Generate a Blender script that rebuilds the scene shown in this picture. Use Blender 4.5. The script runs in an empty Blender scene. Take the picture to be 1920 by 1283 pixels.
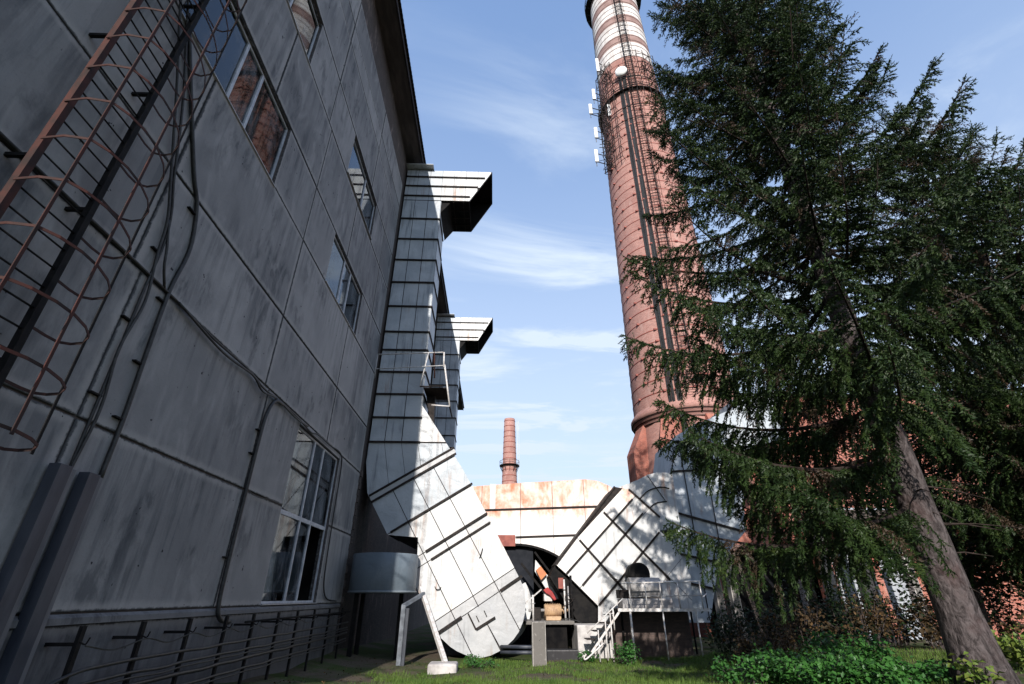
import bpy, bmesh, math, random
import numpy as np
from mathutils import Vector, Matrix

PI = math.pi
R = math.radians
random.seed(7)
scene = bpy.context.scene
col = scene.collection

# ------------------------------------------------------------------ camera
cam_d = bpy.data.cameras.new('camera')
cam = bpy.data.objects.new('camera', cam_d)
col.objects.link(cam)
cam.location = (0, 0, 1.6)
cam.rotation_euler = (R(90 + 28.0), 0, R(-1.9))
cam_d.sensor_width = 36.0
cam_d.lens = 900.0 / 1920.0 * 36.0
cam_d.clip_start = 0.05
cam_d.clip_end = 5000
scene.camera = cam

# ------------------------------------------------------------------ light
SUN_EL, SUN_AZ = R(25.0), R(6.3)        # azimuth: light travels towards +y, slightly +x
sd = Vector((math.sin(SUN_AZ) * math.cos(SUN_EL), math.cos(SUN_AZ) * math.cos(SUN_EL), -math.sin(SUN_EL)))
sun_d = bpy.data.lights.new('sun', 'SUN')
sun_d.energy = 5.0
sun_d.angle = R(0.53)
sun_d.color = (1.0, 0.94, 0.86)
sun = bpy.data.objects.new('sun', sun_d)
col.objects.link(sun)
sun.rotation_euler = sd.to_track_quat('-Z', 'Y').to_euler()
sun.location = (-10, -40, 60)

world = bpy.data.worlds.new('World')
scene.world = world
world.use_nodes = True
wn, wl = world.node_tree.nodes, world.node_tree.links
wn.clear()


def wnode(t, **kw):
    n = wn.new(t)
    for k, v in kw.items():
        setattr(n, k, v)
    return n


w_out = wnode('ShaderNodeOutputWorld')
w_bg = wnode('ShaderNodeBackground')
w_bg.inputs['Strength'].default_value = 0.125
sky = wnode('ShaderNodeTexSky', sky_type='NISHITA')
sky.sun_disc = False
sky.sun_elevation = SUN_EL
sky.sun_rotation = math.atan2(-sd.x, -sd.y)
sky.air_density = 1.0
sky.dust_density = 0.6
sky.ozone_density = 1.6
tc = wnode('ShaderNodeTexCoord')
sep = wnode('ShaderNodeSeparateXYZ')
wl.new(tc.outputs['Generated'], sep.inputs[0])


def wmath(op, a, b=None, c=None, clamp=False):
    n = wnode('ShaderNodeMath', operation=op)
    n.use_clamp = clamp
    for i, v in enumerate((a, b, c)):
        if v is None:
            continue
        if isinstance(v, (int, float)):
            n.inputs[i].default_value = v
        else:
            wl.new(v, n.inputs[i])
    return n.outputs[0]


# cirrus: a high flat layer, seen through direction / height
zc = wmath('MAXIMUM', sep.outputs[2], 0.06)
cxn = wmath('DIVIDE', sep.outputs[0], zc)
cyn = wmath('DIVIDE', sep.outputs[1], zc)
comb = wnode('ShaderNodeCombineXYZ')
wl.new(cxn, comb.inputs[0]); wl.new(cyn, comb.inputs[1])
mp = wnode('ShaderNodeMapping')
mp.inputs['Rotation'].default_value = (0, 0, R(-52))
mp.inputs['Scale'].default_value = (0.9, 2.1, 1)
mp.inputs['Location'].default_value = (0.8, 0.35, 0)
wl.new(comb.outputs[0], mp.inputs['Vector'])
n1 = wnode('ShaderNodeTexNoise')
n1.inputs['Scale'].default_value = 1.15
n1.inputs['Detail'].default_value = 9
n1.inputs['Roughness'].default_value = 0.58
n1.inputs['Distortion'].default_value = 0.75
wl.new(mp.outputs[0], n1.inputs['Vector'])
n2 = wnode('ShaderNodeTexNoise')
n2.inputs['Scale'].default_value = 0.55
n2.inputs['Detail'].default_value = 2
wl.new(comb.outputs[0], n2.inputs['Vector'])
cr = wnode('ShaderNodeMapRange', interpolation_type='SMOOTHSTEP')
cr.inputs['From Min'].default_value = 0.45
cr.inputs['From Max'].default_value = 0.72
wl.new(n1.outputs[0], cr.inputs['Value'])
cr2 = wnode('ShaderNodeMapRange', interpolation_type='SMOOTHSTEP')
cr2.inputs['From Min'].default_value = 0.33
cr2.inputs['From Max'].default_value = 0.55
wl.new(n2.outputs[0], cr2.inputs['Value'])
cl = wmath('MULTIPLY', cr.outputs[0], cr2.outputs[0])
# thin veil that thickens towards the horizon
veil = wnode('ShaderNodeMapRange', interpolation_type='SMOOTHSTEP')
veil.inputs['From Min'].default_value = 0.98
veil.inputs['From Max'].default_value = 0.08
veil.inputs['To Max'].default_value = 0.80
wl.new(sep.outputs[2], veil.inputs['Value'])
clv = wmath('ADD', wmath('MULTIPLY', cl, 0.95), veil.outputs[0], clamp=True)
haze_mix = wnode('ShaderNodeMix', data_type='RGBA')
haze_mix.inputs['Factor'].default_value = 0.24
wl.new(sky.outputs[0], haze_mix.inputs['A'])
haze_mix.inputs['B'].default_value = (3.9, 6.5, 12.3, 1)
mix = wnode('ShaderNodeMix', data_type='RGBA')
wl.new(clv, mix.inputs['Factor'])
wl.new(haze_mix.outputs['Result'], mix.inputs['A'])
mix.inputs['B'].default_value = (4.7, 5.5, 6.6, 1)
wl.new(mix.outputs['Result'], w_bg.inputs['Color'])
wl.new(w_bg.outputs[0], w_out.inputs['Surface'])

scene.view_settings.view_transform = 'Standard'
scene.view_settings.look = 'None'
scene.view_settings.exposure = 0.38
scene.view_settings.gamma = 1.0

# ------------------------------------------------------------------ materials
MATS = {}


class NT:
    def __init__(s, name):
        s.m = bpy.data.materials.new(name)
        s.m.use_nodes = True
        s.t = s.m.node_tree
        s.n, s.l = s.t.nodes, s.t.links
        s.n.clear()
        s.out = s.n.new('ShaderNodeOutputMaterial')
        s.p = s.n.new('ShaderNodeBsdfPrincipled')
        s.l.new(s.p.outputs[0], s.out.inputs['Surface'])
        s.tc = s.n.new('ShaderNodeTexCoord')
        MATS[name] = s.m

    def set(s, sock, v):
        if isinstance(v, bpy.types.NodeSocket):
            s.l.new(v, sock)
        else:
            if isinstance(v, tuple) and len(v) == 3 and sock.type == 'RGBA':
                v = (*v, 1)
            sock.default_value = v

    def noise(s, scale, stretch=(1, 1, 1), detail=4, rough=0.55, dist=0.0, coord='Object', seed=0.0):
        m = s.n.new('ShaderNodeMapping')
        m.inputs['Scale'].default_value = stretch
        m.inputs['Location'].default_value = (seed, seed * 1.7, seed * 0.6)
        s.l.new(s.tc.outputs[coord], m.inputs['Vector'])
        t = s.n.new('ShaderNodeTexNoise')
        t.inputs['Scale'].default_value = scale
        t.inputs['Detail'].default_value = detail
        t.inputs['Roughness'].default_value = rough
        t.inputs['Distortion'].default_value = dist
        s.l.new(m.outputs[0], t.inputs['Vector'])
        return t.outputs[0]

    def step(s, v, a, b, to=1.0):
        r = s.n.new('ShaderNodeMapRange')
        r.interpolation_type = 'SMOOTHSTEP'
        r.inputs['From Min'].default_value = a
        r.inputs['From Max'].default_value = b
        r.inputs['To Max'].default_value = to
        s.l.new(v, r.inputs['Value'])
        return r.outputs[0]

    def mix(s, f, a, b, blend='MIX'):
        x = s.n.new('ShaderNodeMix')
        x.data_type = 'RGBA'
        x.blend_type = blend
        s.set(x.inputs['Factor'], f)
        s.set(x.inputs['A'], a)
        s.set(x.inputs['B'], b)
        return x.outputs['Result']

    def math(s, op, a, b=0.0):
        x = s.n.new('ShaderNodeMath')
        x.operation = op
        s.set(x.inputs[0], a)
        s.set(x.inputs[1], b)
        return x.outputs[0]

    def bump(s, h, strength=0.3, dist=0.02):
        b = s.n.new('ShaderNodeBump')
        b.inputs['Strength'].default_value = strength
        b.inputs['Distance'].default_value = dist
        s.l.new(h, b.inputs['Height'])
        s.l.new(b.outputs[0], s.p.inputs['Normal'])

    def rnd(s):
        o = s.n.new('ShaderNodeObjectInfo')
        return o.outputs['Random']

    def done(s, color, rough=0.6, metal=0.0, spec=0.5):
        s.set(s.p.inputs['Base Color'], color)
        s.set(s.p.inputs['Roughness'], rough)
        s.set(s.p.inputs['Metallic'], metal)
        s.set(s.p.inputs['Specular IOR Level'], spec)
        return s.m


def simple(name, c1, c2, scale=3.0, rough=0.6, metal=0.0, spec=0.4, bump=0.15, stretch=(1, 1, 1), lo=0.35, hi=0.65):
    t = NT(name)
    n = t.noise(scale, stretch, 6, 0.6)
    c = t.mix(t.step(n, lo, hi), c1, c2)
    if bump:
        t.bump(t.noise(scale * 6, stretch, 5, 0.6), bump, 0.01)
    return t.done(c, rough, metal, spec)


def m_concrete(name, base, dark, light, streak=0.75):
    t = NT(name)
    big = t.noise(0.35, (1, 1, 1), 5, 0.6, 0.4)
    c = t.mix(t.step(big, 0.3, 0.7), base, light)
    rv = t.rnd()
    c = t.mix(t.math('MULTIPLY', rv, 0.42), c, dark)
    # vertical rain streaks, gathered in patches
    st = t.noise(2.2, (1.6, 1.6, 0.13), 6, 0.62)
    pt = t.noise(0.28, (1, 1, 0.8), 3, 0.5, seed=11)
    f = t.math('MULTIPLY', t.step(st, 0.46, 0.68), t.step(pt, 0.42, 0.66))
    c = t.mix(t.math('MULTIPLY', f, streak), c, dark)
    # mould blotches
    mo = t.noise(1.9, (1, 1, 0.38), 9, 0.7, 0.3, seed=4)
    mp_ = t.noise(0.42, (1, 1, 1), 2, 0.5, seed=23)
    f2 = t.math('MULTIPLY', t.step(mo, 0.48, 0.64), t.step(mp_, 0.44, 0.60))
    c = t.mix(t.math('MULTIPLY', f2, 0.55), c, (dark[0] * 0.55, dark[1] * 0.58, dark[2] * 0.62))
    # grain and pale smears
    g = t.noise(26, (1, 1, 1), 4, 0.7)
    c = t.mix(t.step(g, 0.55, 0.8, 0.35), c, dark)
    wv = t.noise(1.1, (1, 1, 0.45), 5, 0.6, 0.6, seed=31)
    c = t.mix(t.step(wv, 0.50, 0.72, 0.6), c, light)
    sg = t.n.new('ShaderNodeSeparateXYZ')
    t.l.new(t.tc.outputs['Generated'], sg.inputs[0])
    # rain runs start at the top joint of each panel
    run = t.noise(3.4, (1.5, 1.5, 0.09), 6, 0.66, seed=41)
    fr_ = t.math('MULTIPLY', t.step(run, 0.47, 0.62), t.step(sg.outputs[2], 0.25, 1.0))
    c = t.mix(t.math('MULTIPLY', fr_, 0.38), c, dark)
    # smeared pale joint filler and dirt along the edges
    dz_ = t.math('MINIMUM', sg.outputs[2], t.math('SUBTRACT', 1.0, sg.outputs[2]))
    dy_ = t.math('MINIMUM', sg.outputs[1], t.math('SUBTRACT', 1.0, sg.outputs[1]))
    ed = t.math('MINIMUM', dz_, t.math('MULTIPLY', dy_, 1.8))
    en = t.math('ADD', ed, t.math('MULTIPLY', t.noise(3.0, (1, 1, 1), 6, 0.7, 0.2, seed=19), -0.075))
    c = t.mix(t.math('MULTIPLY', t.math('SUBTRACT', 1.0, t.step(en, -0.015, 0.035)), 0.5), c, (light[0] * 1.05, light[1] * 1.03, light[2]))
    en2 = t.math('ADD', ed, t.math('MULTIPLY', t.noise(6.0, (1, 1, 1), 6, 0.75, 0.2, seed=29), -0.05))
    c = t.mix(t.math('MULTIPLY', t.math('SUBTRACT', 1.0, t.step(en2, -0.022, -0.008)), 0.85), c, (dark[0] * 0.5, dark[1] * 0.5, dark[2] * 0.5))
    pits = t.noise(5.5, (1, 1, 1), 2, 0.5, seed=8)
    c = t.mix(t.step(pits, 0.735, 0.76), c, (0.03, 0.03, 0.035))
    t.bump(t.math('ADD', t.noise(14, (1, 1, 1), 7, 0.65), t.math('MULTIPLY', mo, 1.2)), 0.35, 0.02)
    return t.done(c, 0.9, 0, 0.2)


m_concrete('concrete', (0.245, 0.242, 0.245), (0.058, 0.064, 0.075), (0.35, 0.343, 0.342), 0.65)
m_concrete('concrete_plinth', (0.14, 0.14, 0.145), (0.03, 0.03, 0.035), (0.19, 0.187, 0.19))
m_concrete('concrete_light', (0.46, 0.44, 0.42), (0.15, 0.14, 0.13), (0.58, 0.55, 0.53), 0.5)


def m_brick(name, c1, c2, mortar, coord, swap=None, scale=1.0, paint=None):
    t = NT(name)
    if coord == 'UV':
        vec = t.tc.outputs['UV']
    else:
        sp = t.n.new('ShaderNodeSeparateXYZ')
        t.l.new(t.tc.outputs['Object'], sp.inputs[0])
        cb = t.n.new('ShaderNodeCombineXYZ')
        t.l.new(sp.outputs[swap], cb.inputs[0])
        t.l.new(sp.outputs[2], cb.inputs[1])
        vec = cb.outputs[0]
    b = t.n.new('ShaderNodeTexBrick')
    b.inputs['Scale'].default_value = scale
    b.inputs['Brick Width'].default_value = 0.26
    b.inputs['Row Height'].default_value = 0.077
    b.inputs['Mortar Size'].default_value = 0.009
    b.inputs['Mortar Smooth'].default_value = 0.3
    b.inputs['Bias'].default_value = 0.0
    b.inputs['Color1'].default_value = (*c1, 1)
    b.inputs['Color2'].default_value = (*c2, 1)
    b.inputs['Mortar'].default_value = (*mortar, 1)
    t.l.new(vec, b.inputs['Vector'])
    c = b.outputs['Color']
    n = t.noise(0.5, (1, 1, 0.5), 6, 0.6, 0.3)
    c = t.mix(t.step(n, 0.45, 0.75, 0.55), c, (c1[0] * 0.45, c1[1] * 0.42, c1[2] * 0.45))
    n3 = t.noise(1.3, (1, 1, 0.25), 5, 0.65, 0.2, seed=5)
    c = t.mix(t.step(n3, 0.55, 0.75, 0.35), c, (0.55, 0.42, 0.38))
    n2 = t.noise(9, (1, 1, 1), 4, 0.6)
    c = t.mix(t.step(n2, 0.5, 0.8, 0.4), c, (c2[0] * 0.6, c2[1] * 0.6, c2[2] * 0.6))
    t.bump(b.outputs['Fac'], -0.5, 0.012)
    return t.done(c, 0.88, 0, 0.2)


m_brick('brick_round', (0.40, 0.185, 0.150), (0.27, 0.118, 0.098), (0.42, 0.33, 0.30), 'UV')
m_brick('brick_xz', (0.40, 0.125, 0.085), (0.27, 0.085, 0.062), (0.36, 0.25, 0.21), 'O', 0)
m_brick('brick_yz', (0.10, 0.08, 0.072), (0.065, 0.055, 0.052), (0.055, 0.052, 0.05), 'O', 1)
m_brick('brick_grey', (0.12, 0.085, 0.075), (0.08, 0.06, 0.055), (0.08, 0.07, 0.065), 'O', 0)  # pier brick, colour darkened for the dappled shade under the platform
simple('white_band', (0.66, 0.63, 0.61), (0.46, 0.42, 0.40), 1.3, 0.8, bump=0.2, stretch=(1, 1, 0.3))
simple('brown_band', (0.22, 0.135, 0.12), (0.30, 0.20, 0.18), 1.3, 0.85, bump=0.2)


def m_sheet(name, base, alt, rust, rust_amt, streak_dark, dark_amt, rough=0.45):
    t = NT(name)
    big = t.noise(0.7, (1, 1, 1), 4, 0.55, 0.3)
    c = t.mix(t.step(big, 0.35, 0.65), base, alt)
    c = t.mix(t.math('MULTIPLY', t.rnd(), 0.40), c, (0.36, 0.38, 0.40))
    st = t.noise(2.6, (1.8, 1.8, 0.10), 6, 0.65)
    pt = t.noise(0.6, (1, 1, 0.5), 3, 0.5, seed=9)
    f = t.math('MULTIPLY', t.step(st, 0.50, 0.70), t.step(pt, 0.42, 0.62))
    c = t.mix(t.math('MULTIPLY', f, dark_amt), c, streak_dark)
    st2 = t.noise(3.1, (1.6, 1.6, 0.12), 6, 0.65, seed=17)
    pt2 = t.noise(0.55, (1, 1, 0.6), 3, 0.5, seed=37)
    f2 = t.math('MULTIPLY', t.step(st2, 0.50, 0.68), t.step(pt2, 0.50, 0.66))
    c = t.mix(t.math('MULTIPLY', f2, rust_amt), c, rust)
    sc = t.noise(7, (1, 1, 1), 8, 0.7, 0.2, seed=3)
    c = t.mix(t.step(sc, 0.60, 0.74, 0.35), c, streak_dark)
    t.bump(t.math('ADD', t.noise(1.5, (1, 1, 1), 3, 0.5, 0.4), t.math('MULTIPLY', t.noise(18, (1, 1, 1), 5, 0.6), 0.08)), 0.7, 0.08)
    return t.done(c, rough, 0.0, 0.35)


m_sheet('white_sheet_shaded', (0.47, 0.51, 0.55), (0.35, 0.39, 0.435), (0.24, 0.15, 0.11), 0.6, (0.12, 0.135, 0.16), 0.9)  # white paint with the blue of shade put into its colour
m_sheet('white_clean', (0.62, 0.62, 0.62), (0.53, 0.535, 0.54), (0.30, 0.16, 0.10), 0.75, (0.17, 0.165, 0.165), 0.7)
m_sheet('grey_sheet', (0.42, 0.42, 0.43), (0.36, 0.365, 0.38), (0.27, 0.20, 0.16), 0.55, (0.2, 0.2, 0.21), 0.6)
m_sheet('tank_paint', (0.14, 0.17, 0.20), (0.11, 0.14, 0.17), (0.2, 0.15, 0.12), 0.2, (0.12, 0.14, 0.16), 0.5)

# white paint flaking to orange rust, more towards the top of the duct
t = NT('rusty_sheet')
big = t.noise(0.9, (1, 1, 0.8), 9, 0.68, 0.5)
mid = t.noise(2.6, (1, 1, 0.35), 8, 0.7, 0.4, seed=6)
sp = t.n.new('ShaderNodeSeparateXYZ')
t.l.new(t.tc.outputs['Object'], sp.inputs[0])
hgt = t.step(sp.outputs[2], 4.9, 6.7, 0.36)
lft = t.step(sp.outputs[0], 7.0, -1.0, 0.10)
v = t.math('ADD', t.math('ADD', big, hgt), lft)
v = t.math('ADD', v, t.math('MULTIPLY', mid, 0.45))
c = t.mix(t.step(v, 0.92, 1.20), (0.74, 0.71, 0.69), (0.66, 0.42, 0.34))
c = t.mix(t.step(v, 1.10, 1.36), c, (0.50, 0.175, 0.09))
c = t.mix(t.step(t.noise(6, (1, 1, 0.5), 8, 0.7, seed=13), 0.56, 0.75, 0.6), c, (0.72, 0.62, 0.56))
t.bump(t.noise(1.4, (1, 1, 1), 5, 0.6), 0.3, 0.04)
t.done(c, 0.6, 0, 0.3)

simple('rib_steel', (0.010, 0.009, 0.009), (0.030, 0.022, 0.020), 5, 0.7, spec=0.2)
simple('twig_wood', (0.020, 0.015, 0.013), (0.045, 0.034, 0.030), 5, 0.9, spec=0.1)
simple('black_steel', (0.004, 0.004, 0.005), (0.012, 0.011, 0.011), 4, 0.75, spec=0.15)  # soot and black paint, shade under arch and hood added to colour
simple('dark_inside', (0.005, 0.005, 0.006), (0.013, 0.012, 0.012), 1.5, 0.95, spec=0.05)  # shade of interiors and pit put into a near-black colour
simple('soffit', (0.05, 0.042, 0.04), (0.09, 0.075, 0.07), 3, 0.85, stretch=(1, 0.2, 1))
simple('red_steel', (0.062, 0.022, 0.018), (0.026, 0.016, 0.015), 2.6, 0.75, spec=0.2)
simple('grey_steel', (0.28, 0.28, 0.29), (0.40, 0.38, 0.37), 5, 0.5, metal=0.2)
simple('white_steel', (0.62, 0.62, 0.62), (0.46, 0.42, 0.40), 7, 0.5)
simple('cable', (0.012, 0.012, 0.013), (0.03, 0.03, 0.03), 8, 0.5)
simple('cover_steel', (0.022, 0.027, 0.04), (0.05, 0.056, 0.072), 2.5, 0.5, stretch=(1, 1, 0.25))
simple('cover_flange', (0.07, 0.075, 0.09), (0.14, 0.14, 0.15), 2.5, 0.6, stretch=(1, 1, 0.25))
simple('post_shaded', (0.16, 0.18, 0.21), (0.10, 0.11, 0.13), 3, 0.6)  # the post's shade put into a darker version of its white paint
simple('window_frame', (0.46, 0.48, 0.52), (0.32, 0.34, 0.38), 4, 0.55)
simple('fan_beige', (0.50, 0.34, 0.20), (0.34, 0.22, 0.14), 4, 0.6)
simple('fan_red', (0.36, 0.025, 0.025), (0.22, 0.02, 0.02), 4, 0.6)
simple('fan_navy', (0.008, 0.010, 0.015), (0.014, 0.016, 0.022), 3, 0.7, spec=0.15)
simple('lead_red', (0.20, 0.055, 0.045), (0.28, 0.085, 0.065), 4, 0.7)
simple('plaster', (0.52, 0.50, 0.49), (0.30, 0.28, 0.28), 1.6, 0.9, bump=0.4)
simple('curtain', (0.62, 0.60, 0.58), (0.48, 0.47, 0.46), 1.2, 0.9, stretch=(1, 4, 0.6))
simple('antenna_white', (0.80, 0.80, 0.80), (0.72, 0.72, 0.72), 4, 0.4)
simple('timber', (0.045, 0.034, 0.03), (0.09, 0.07, 0.06), 4, 0.85)
simple('beam_brown', (0.09, 0.05, 0.045), (0.14, 0.08, 0.07), 4, 0.7)
simple('corrugated', (0.36, 0.385, 0.42), (0.27, 0.29, 0.33), 1.5, 0.5)
simple('orange_rust', (0.52, 0.20, 0.09), (0.40, 0.15, 0.08), 3, 0.75)
simple('soot', (0.05, 0.04, 0.04), (0.16, 0.10, 0.09), 1.2, 0.9, stretch=(2, 2, 0.15))

t = NT('glass')
g1 = t.n.new('ShaderNodeBsdfGlossy')
g1.inputs['Roughness'].default_value = 0.03
g1.inputs['Color'].default_value = (0.85, 0.9, 0.95, 1)
tr = t.n.new('ShaderNodeBsdfTransparent')
tr.inputs['Color'].default_value = (0.62, 0.68, 0.72, 1)
fr = t.n.new('ShaderNodeFresnel')
fr.inputs['IOR'].default_value = 1.62
bmp = t.n.new('ShaderNodeBump')
bmp.inputs['Strength'].default_value = 0.10
t.l.new(t.noise(0.9, (1, 1, 1), 2, 0.5), bmp.inputs['Height'])
t.l.new(bmp.outputs[0], g1.inputs['Normal'])
df = t.n.new('ShaderNodeBsdfDiffuse')
df.inputs['Color'].default_value = (0.25, 0.27, 0.3, 1)
ms = t.n.new('ShaderNodeMixShader')
t.l.new(t.math('MULTIPLY', fr.outputs[0], 1.0), ms.inputs[0])
t.l.new(tr.outputs[0], ms.inputs[1]); t.l.new(g1.outputs[0], ms.inputs[2])
ms2 = t.n.new('ShaderNodeMixShader')
t.l.new(t.step(t.noise(2.0, (1, 1, 0.5), 6, 0.65), 0.42, 0.75, 0.42), ms2.inputs[0])
t.l.new(ms.outputs[0], ms2.inputs[1]); t.l.new(df.outputs[0], ms2.inputs[2])
t.l.new(ms2.outputs[0], t.out.inputs['Surface'])
t.n.remove(t.p)


def m_leaf(name, c1, c2, c3, scale, trans, rough=0.55, spec=0.3):
    t = NT(name)
    n = t.noise(scale, (1, 1, 1), 3, 0.6)
    c = t.mix(t.step(n, 0.35, 0.65), c1, c2)
    n2 = t.noise(scale * 6, (1, 1, 1), 2, 0.5, seed=4)
    c = t.mix(t.step(n2, 0.5, 0.75, 0.8), c, c3)
    t.done(c, rough, 0, spec)
    tl = t.n.new('ShaderNodeBsdfTranslucent')
    t.set(tl.inputs['Color'], c)
    ms = t.n.new('ShaderNodeMixShader')
    ms.inputs[0].default_value = trans
    t.l.new(t.p.outputs[0], ms.inputs[1]); t.l.new(tl.outputs[0], ms.inputs[2])
    t.l.new(ms.outputs[0], t.out.inputs['Surface'])
    return t.m


m_leaf('spruce_needles', (0.012, 0.028, 0.007), (0.024, 0.047, 0.010), (0.055, 0.080, 0.018), 1.1, 0.12)
m_leaf('spruce_brown', (0.055, 0.034, 0.020), (0.035, 0.024, 0.015), (0.075, 0.046, 0.026), 1.1, 0.1)
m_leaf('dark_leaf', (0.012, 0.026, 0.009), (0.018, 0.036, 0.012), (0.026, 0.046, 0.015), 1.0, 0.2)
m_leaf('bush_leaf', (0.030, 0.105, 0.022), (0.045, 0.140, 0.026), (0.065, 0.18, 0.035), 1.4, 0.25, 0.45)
m_leaf('yellow_leaf', (0.10, 0.17, 0.03), (0.15, 0.20, 0.04), (0.20, 0.20, 0.05), 1.4, 0.3, 0.5)
m_leaf('dry_leaf', (0.024, 0.020, 0.009), (0.060, 0.036, 0.015), (0.26, 0.15, 0.06), 2.0, 0.2, 0.7)  # weeds' shade and a few sunlit leaves put into the tones
m_leaf('grass_blade', (0.065, 0.13, 0.022), (0.11, 0.18, 0.032), (0.17, 0.22, 0.055), 0.8, 0.3, 0.6)

t = NT('bark')
fis = t.noise(8, (1, 1, 0.42), 8, 0.72, 1.0)
pl = t.n.new('ShaderNodeTexVoronoi')
pl.inputs['Scale'].default_value = 11
mpv = t.n.new('ShaderNodeMapping'); mpv.inputs['Scale'].default_value = (1, 1, 0.6)
t.l.new(t.tc.outputs['Object'], mpv.inputs['Vector']); t.l.new(mpv.outputs[0], pl.inputs['Vector'])
c = t.mix(t.step(fis, 0.35, 0.65), (0.026, 0.021, 0.021), (0.105, 0.088, 0.088))
c = t.mix(t.step(t.noise(1.4, (1, 1, 1), 4, 0.6, seed=2), 0.5, 0.75, 0.6), c, (0.06, 0.034, 0.032))
t.bump(t.math('ADD', fis, t.math('MULTIPLY', pl.outputs['Distance'], -0.9)), 1.0, 0.05)
t.done(c, 0.9, 0, 0.15)

t = NT('soil')
n = t.noise(0.45, (1, 1, 1), 7, 0.65)
c = t.mix(t.step(n, 0.42, 0.60), (0.050, 0.075, 0.022), (0.105, 0.085, 0.065))
c = t.mix(t.step(t.noise(9, (1, 1, 1), 6, 0.7), 0.45, 0.7, 0.6), c, (0.045, 0.04, 0.032))
t.bump(t.noise(6, (1, 1, 1), 8, 0.7), 0.6, 0.08)
t.done(c, 0.95, 0, 0.1)

# ------------------------------------------------------------------ mesh helpers
ROOT_LOC = {}


def link(o, parent=None):
    col.objects.link(o)
    if parent is not None:
        o.parent = parent
        o.matrix_parent_inverse = Matrix.Translation(-ROOT_LOC.get(parent.name, Vector((0, 0, 0))))
    return o


def thing(name, loc, label, cat, group=None):
    o = bpy.data.objects.new(name, None)
    o.empty_display_size = 0.3
    col.objects.link(o)
    o.location = loc
    ROOT_LOC[o.name] = Vector(loc)
    o['label'] = label
    o['category'] = cat
    if group:
        o['group'] = group
    return o


def tag(o, label=None, cat=None, group=None, kind=None):
    for k, v in (('label', label), ('category', cat), ('group', group), ('kind', kind)):
        if v:
            o[k] = v
    return o


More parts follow.
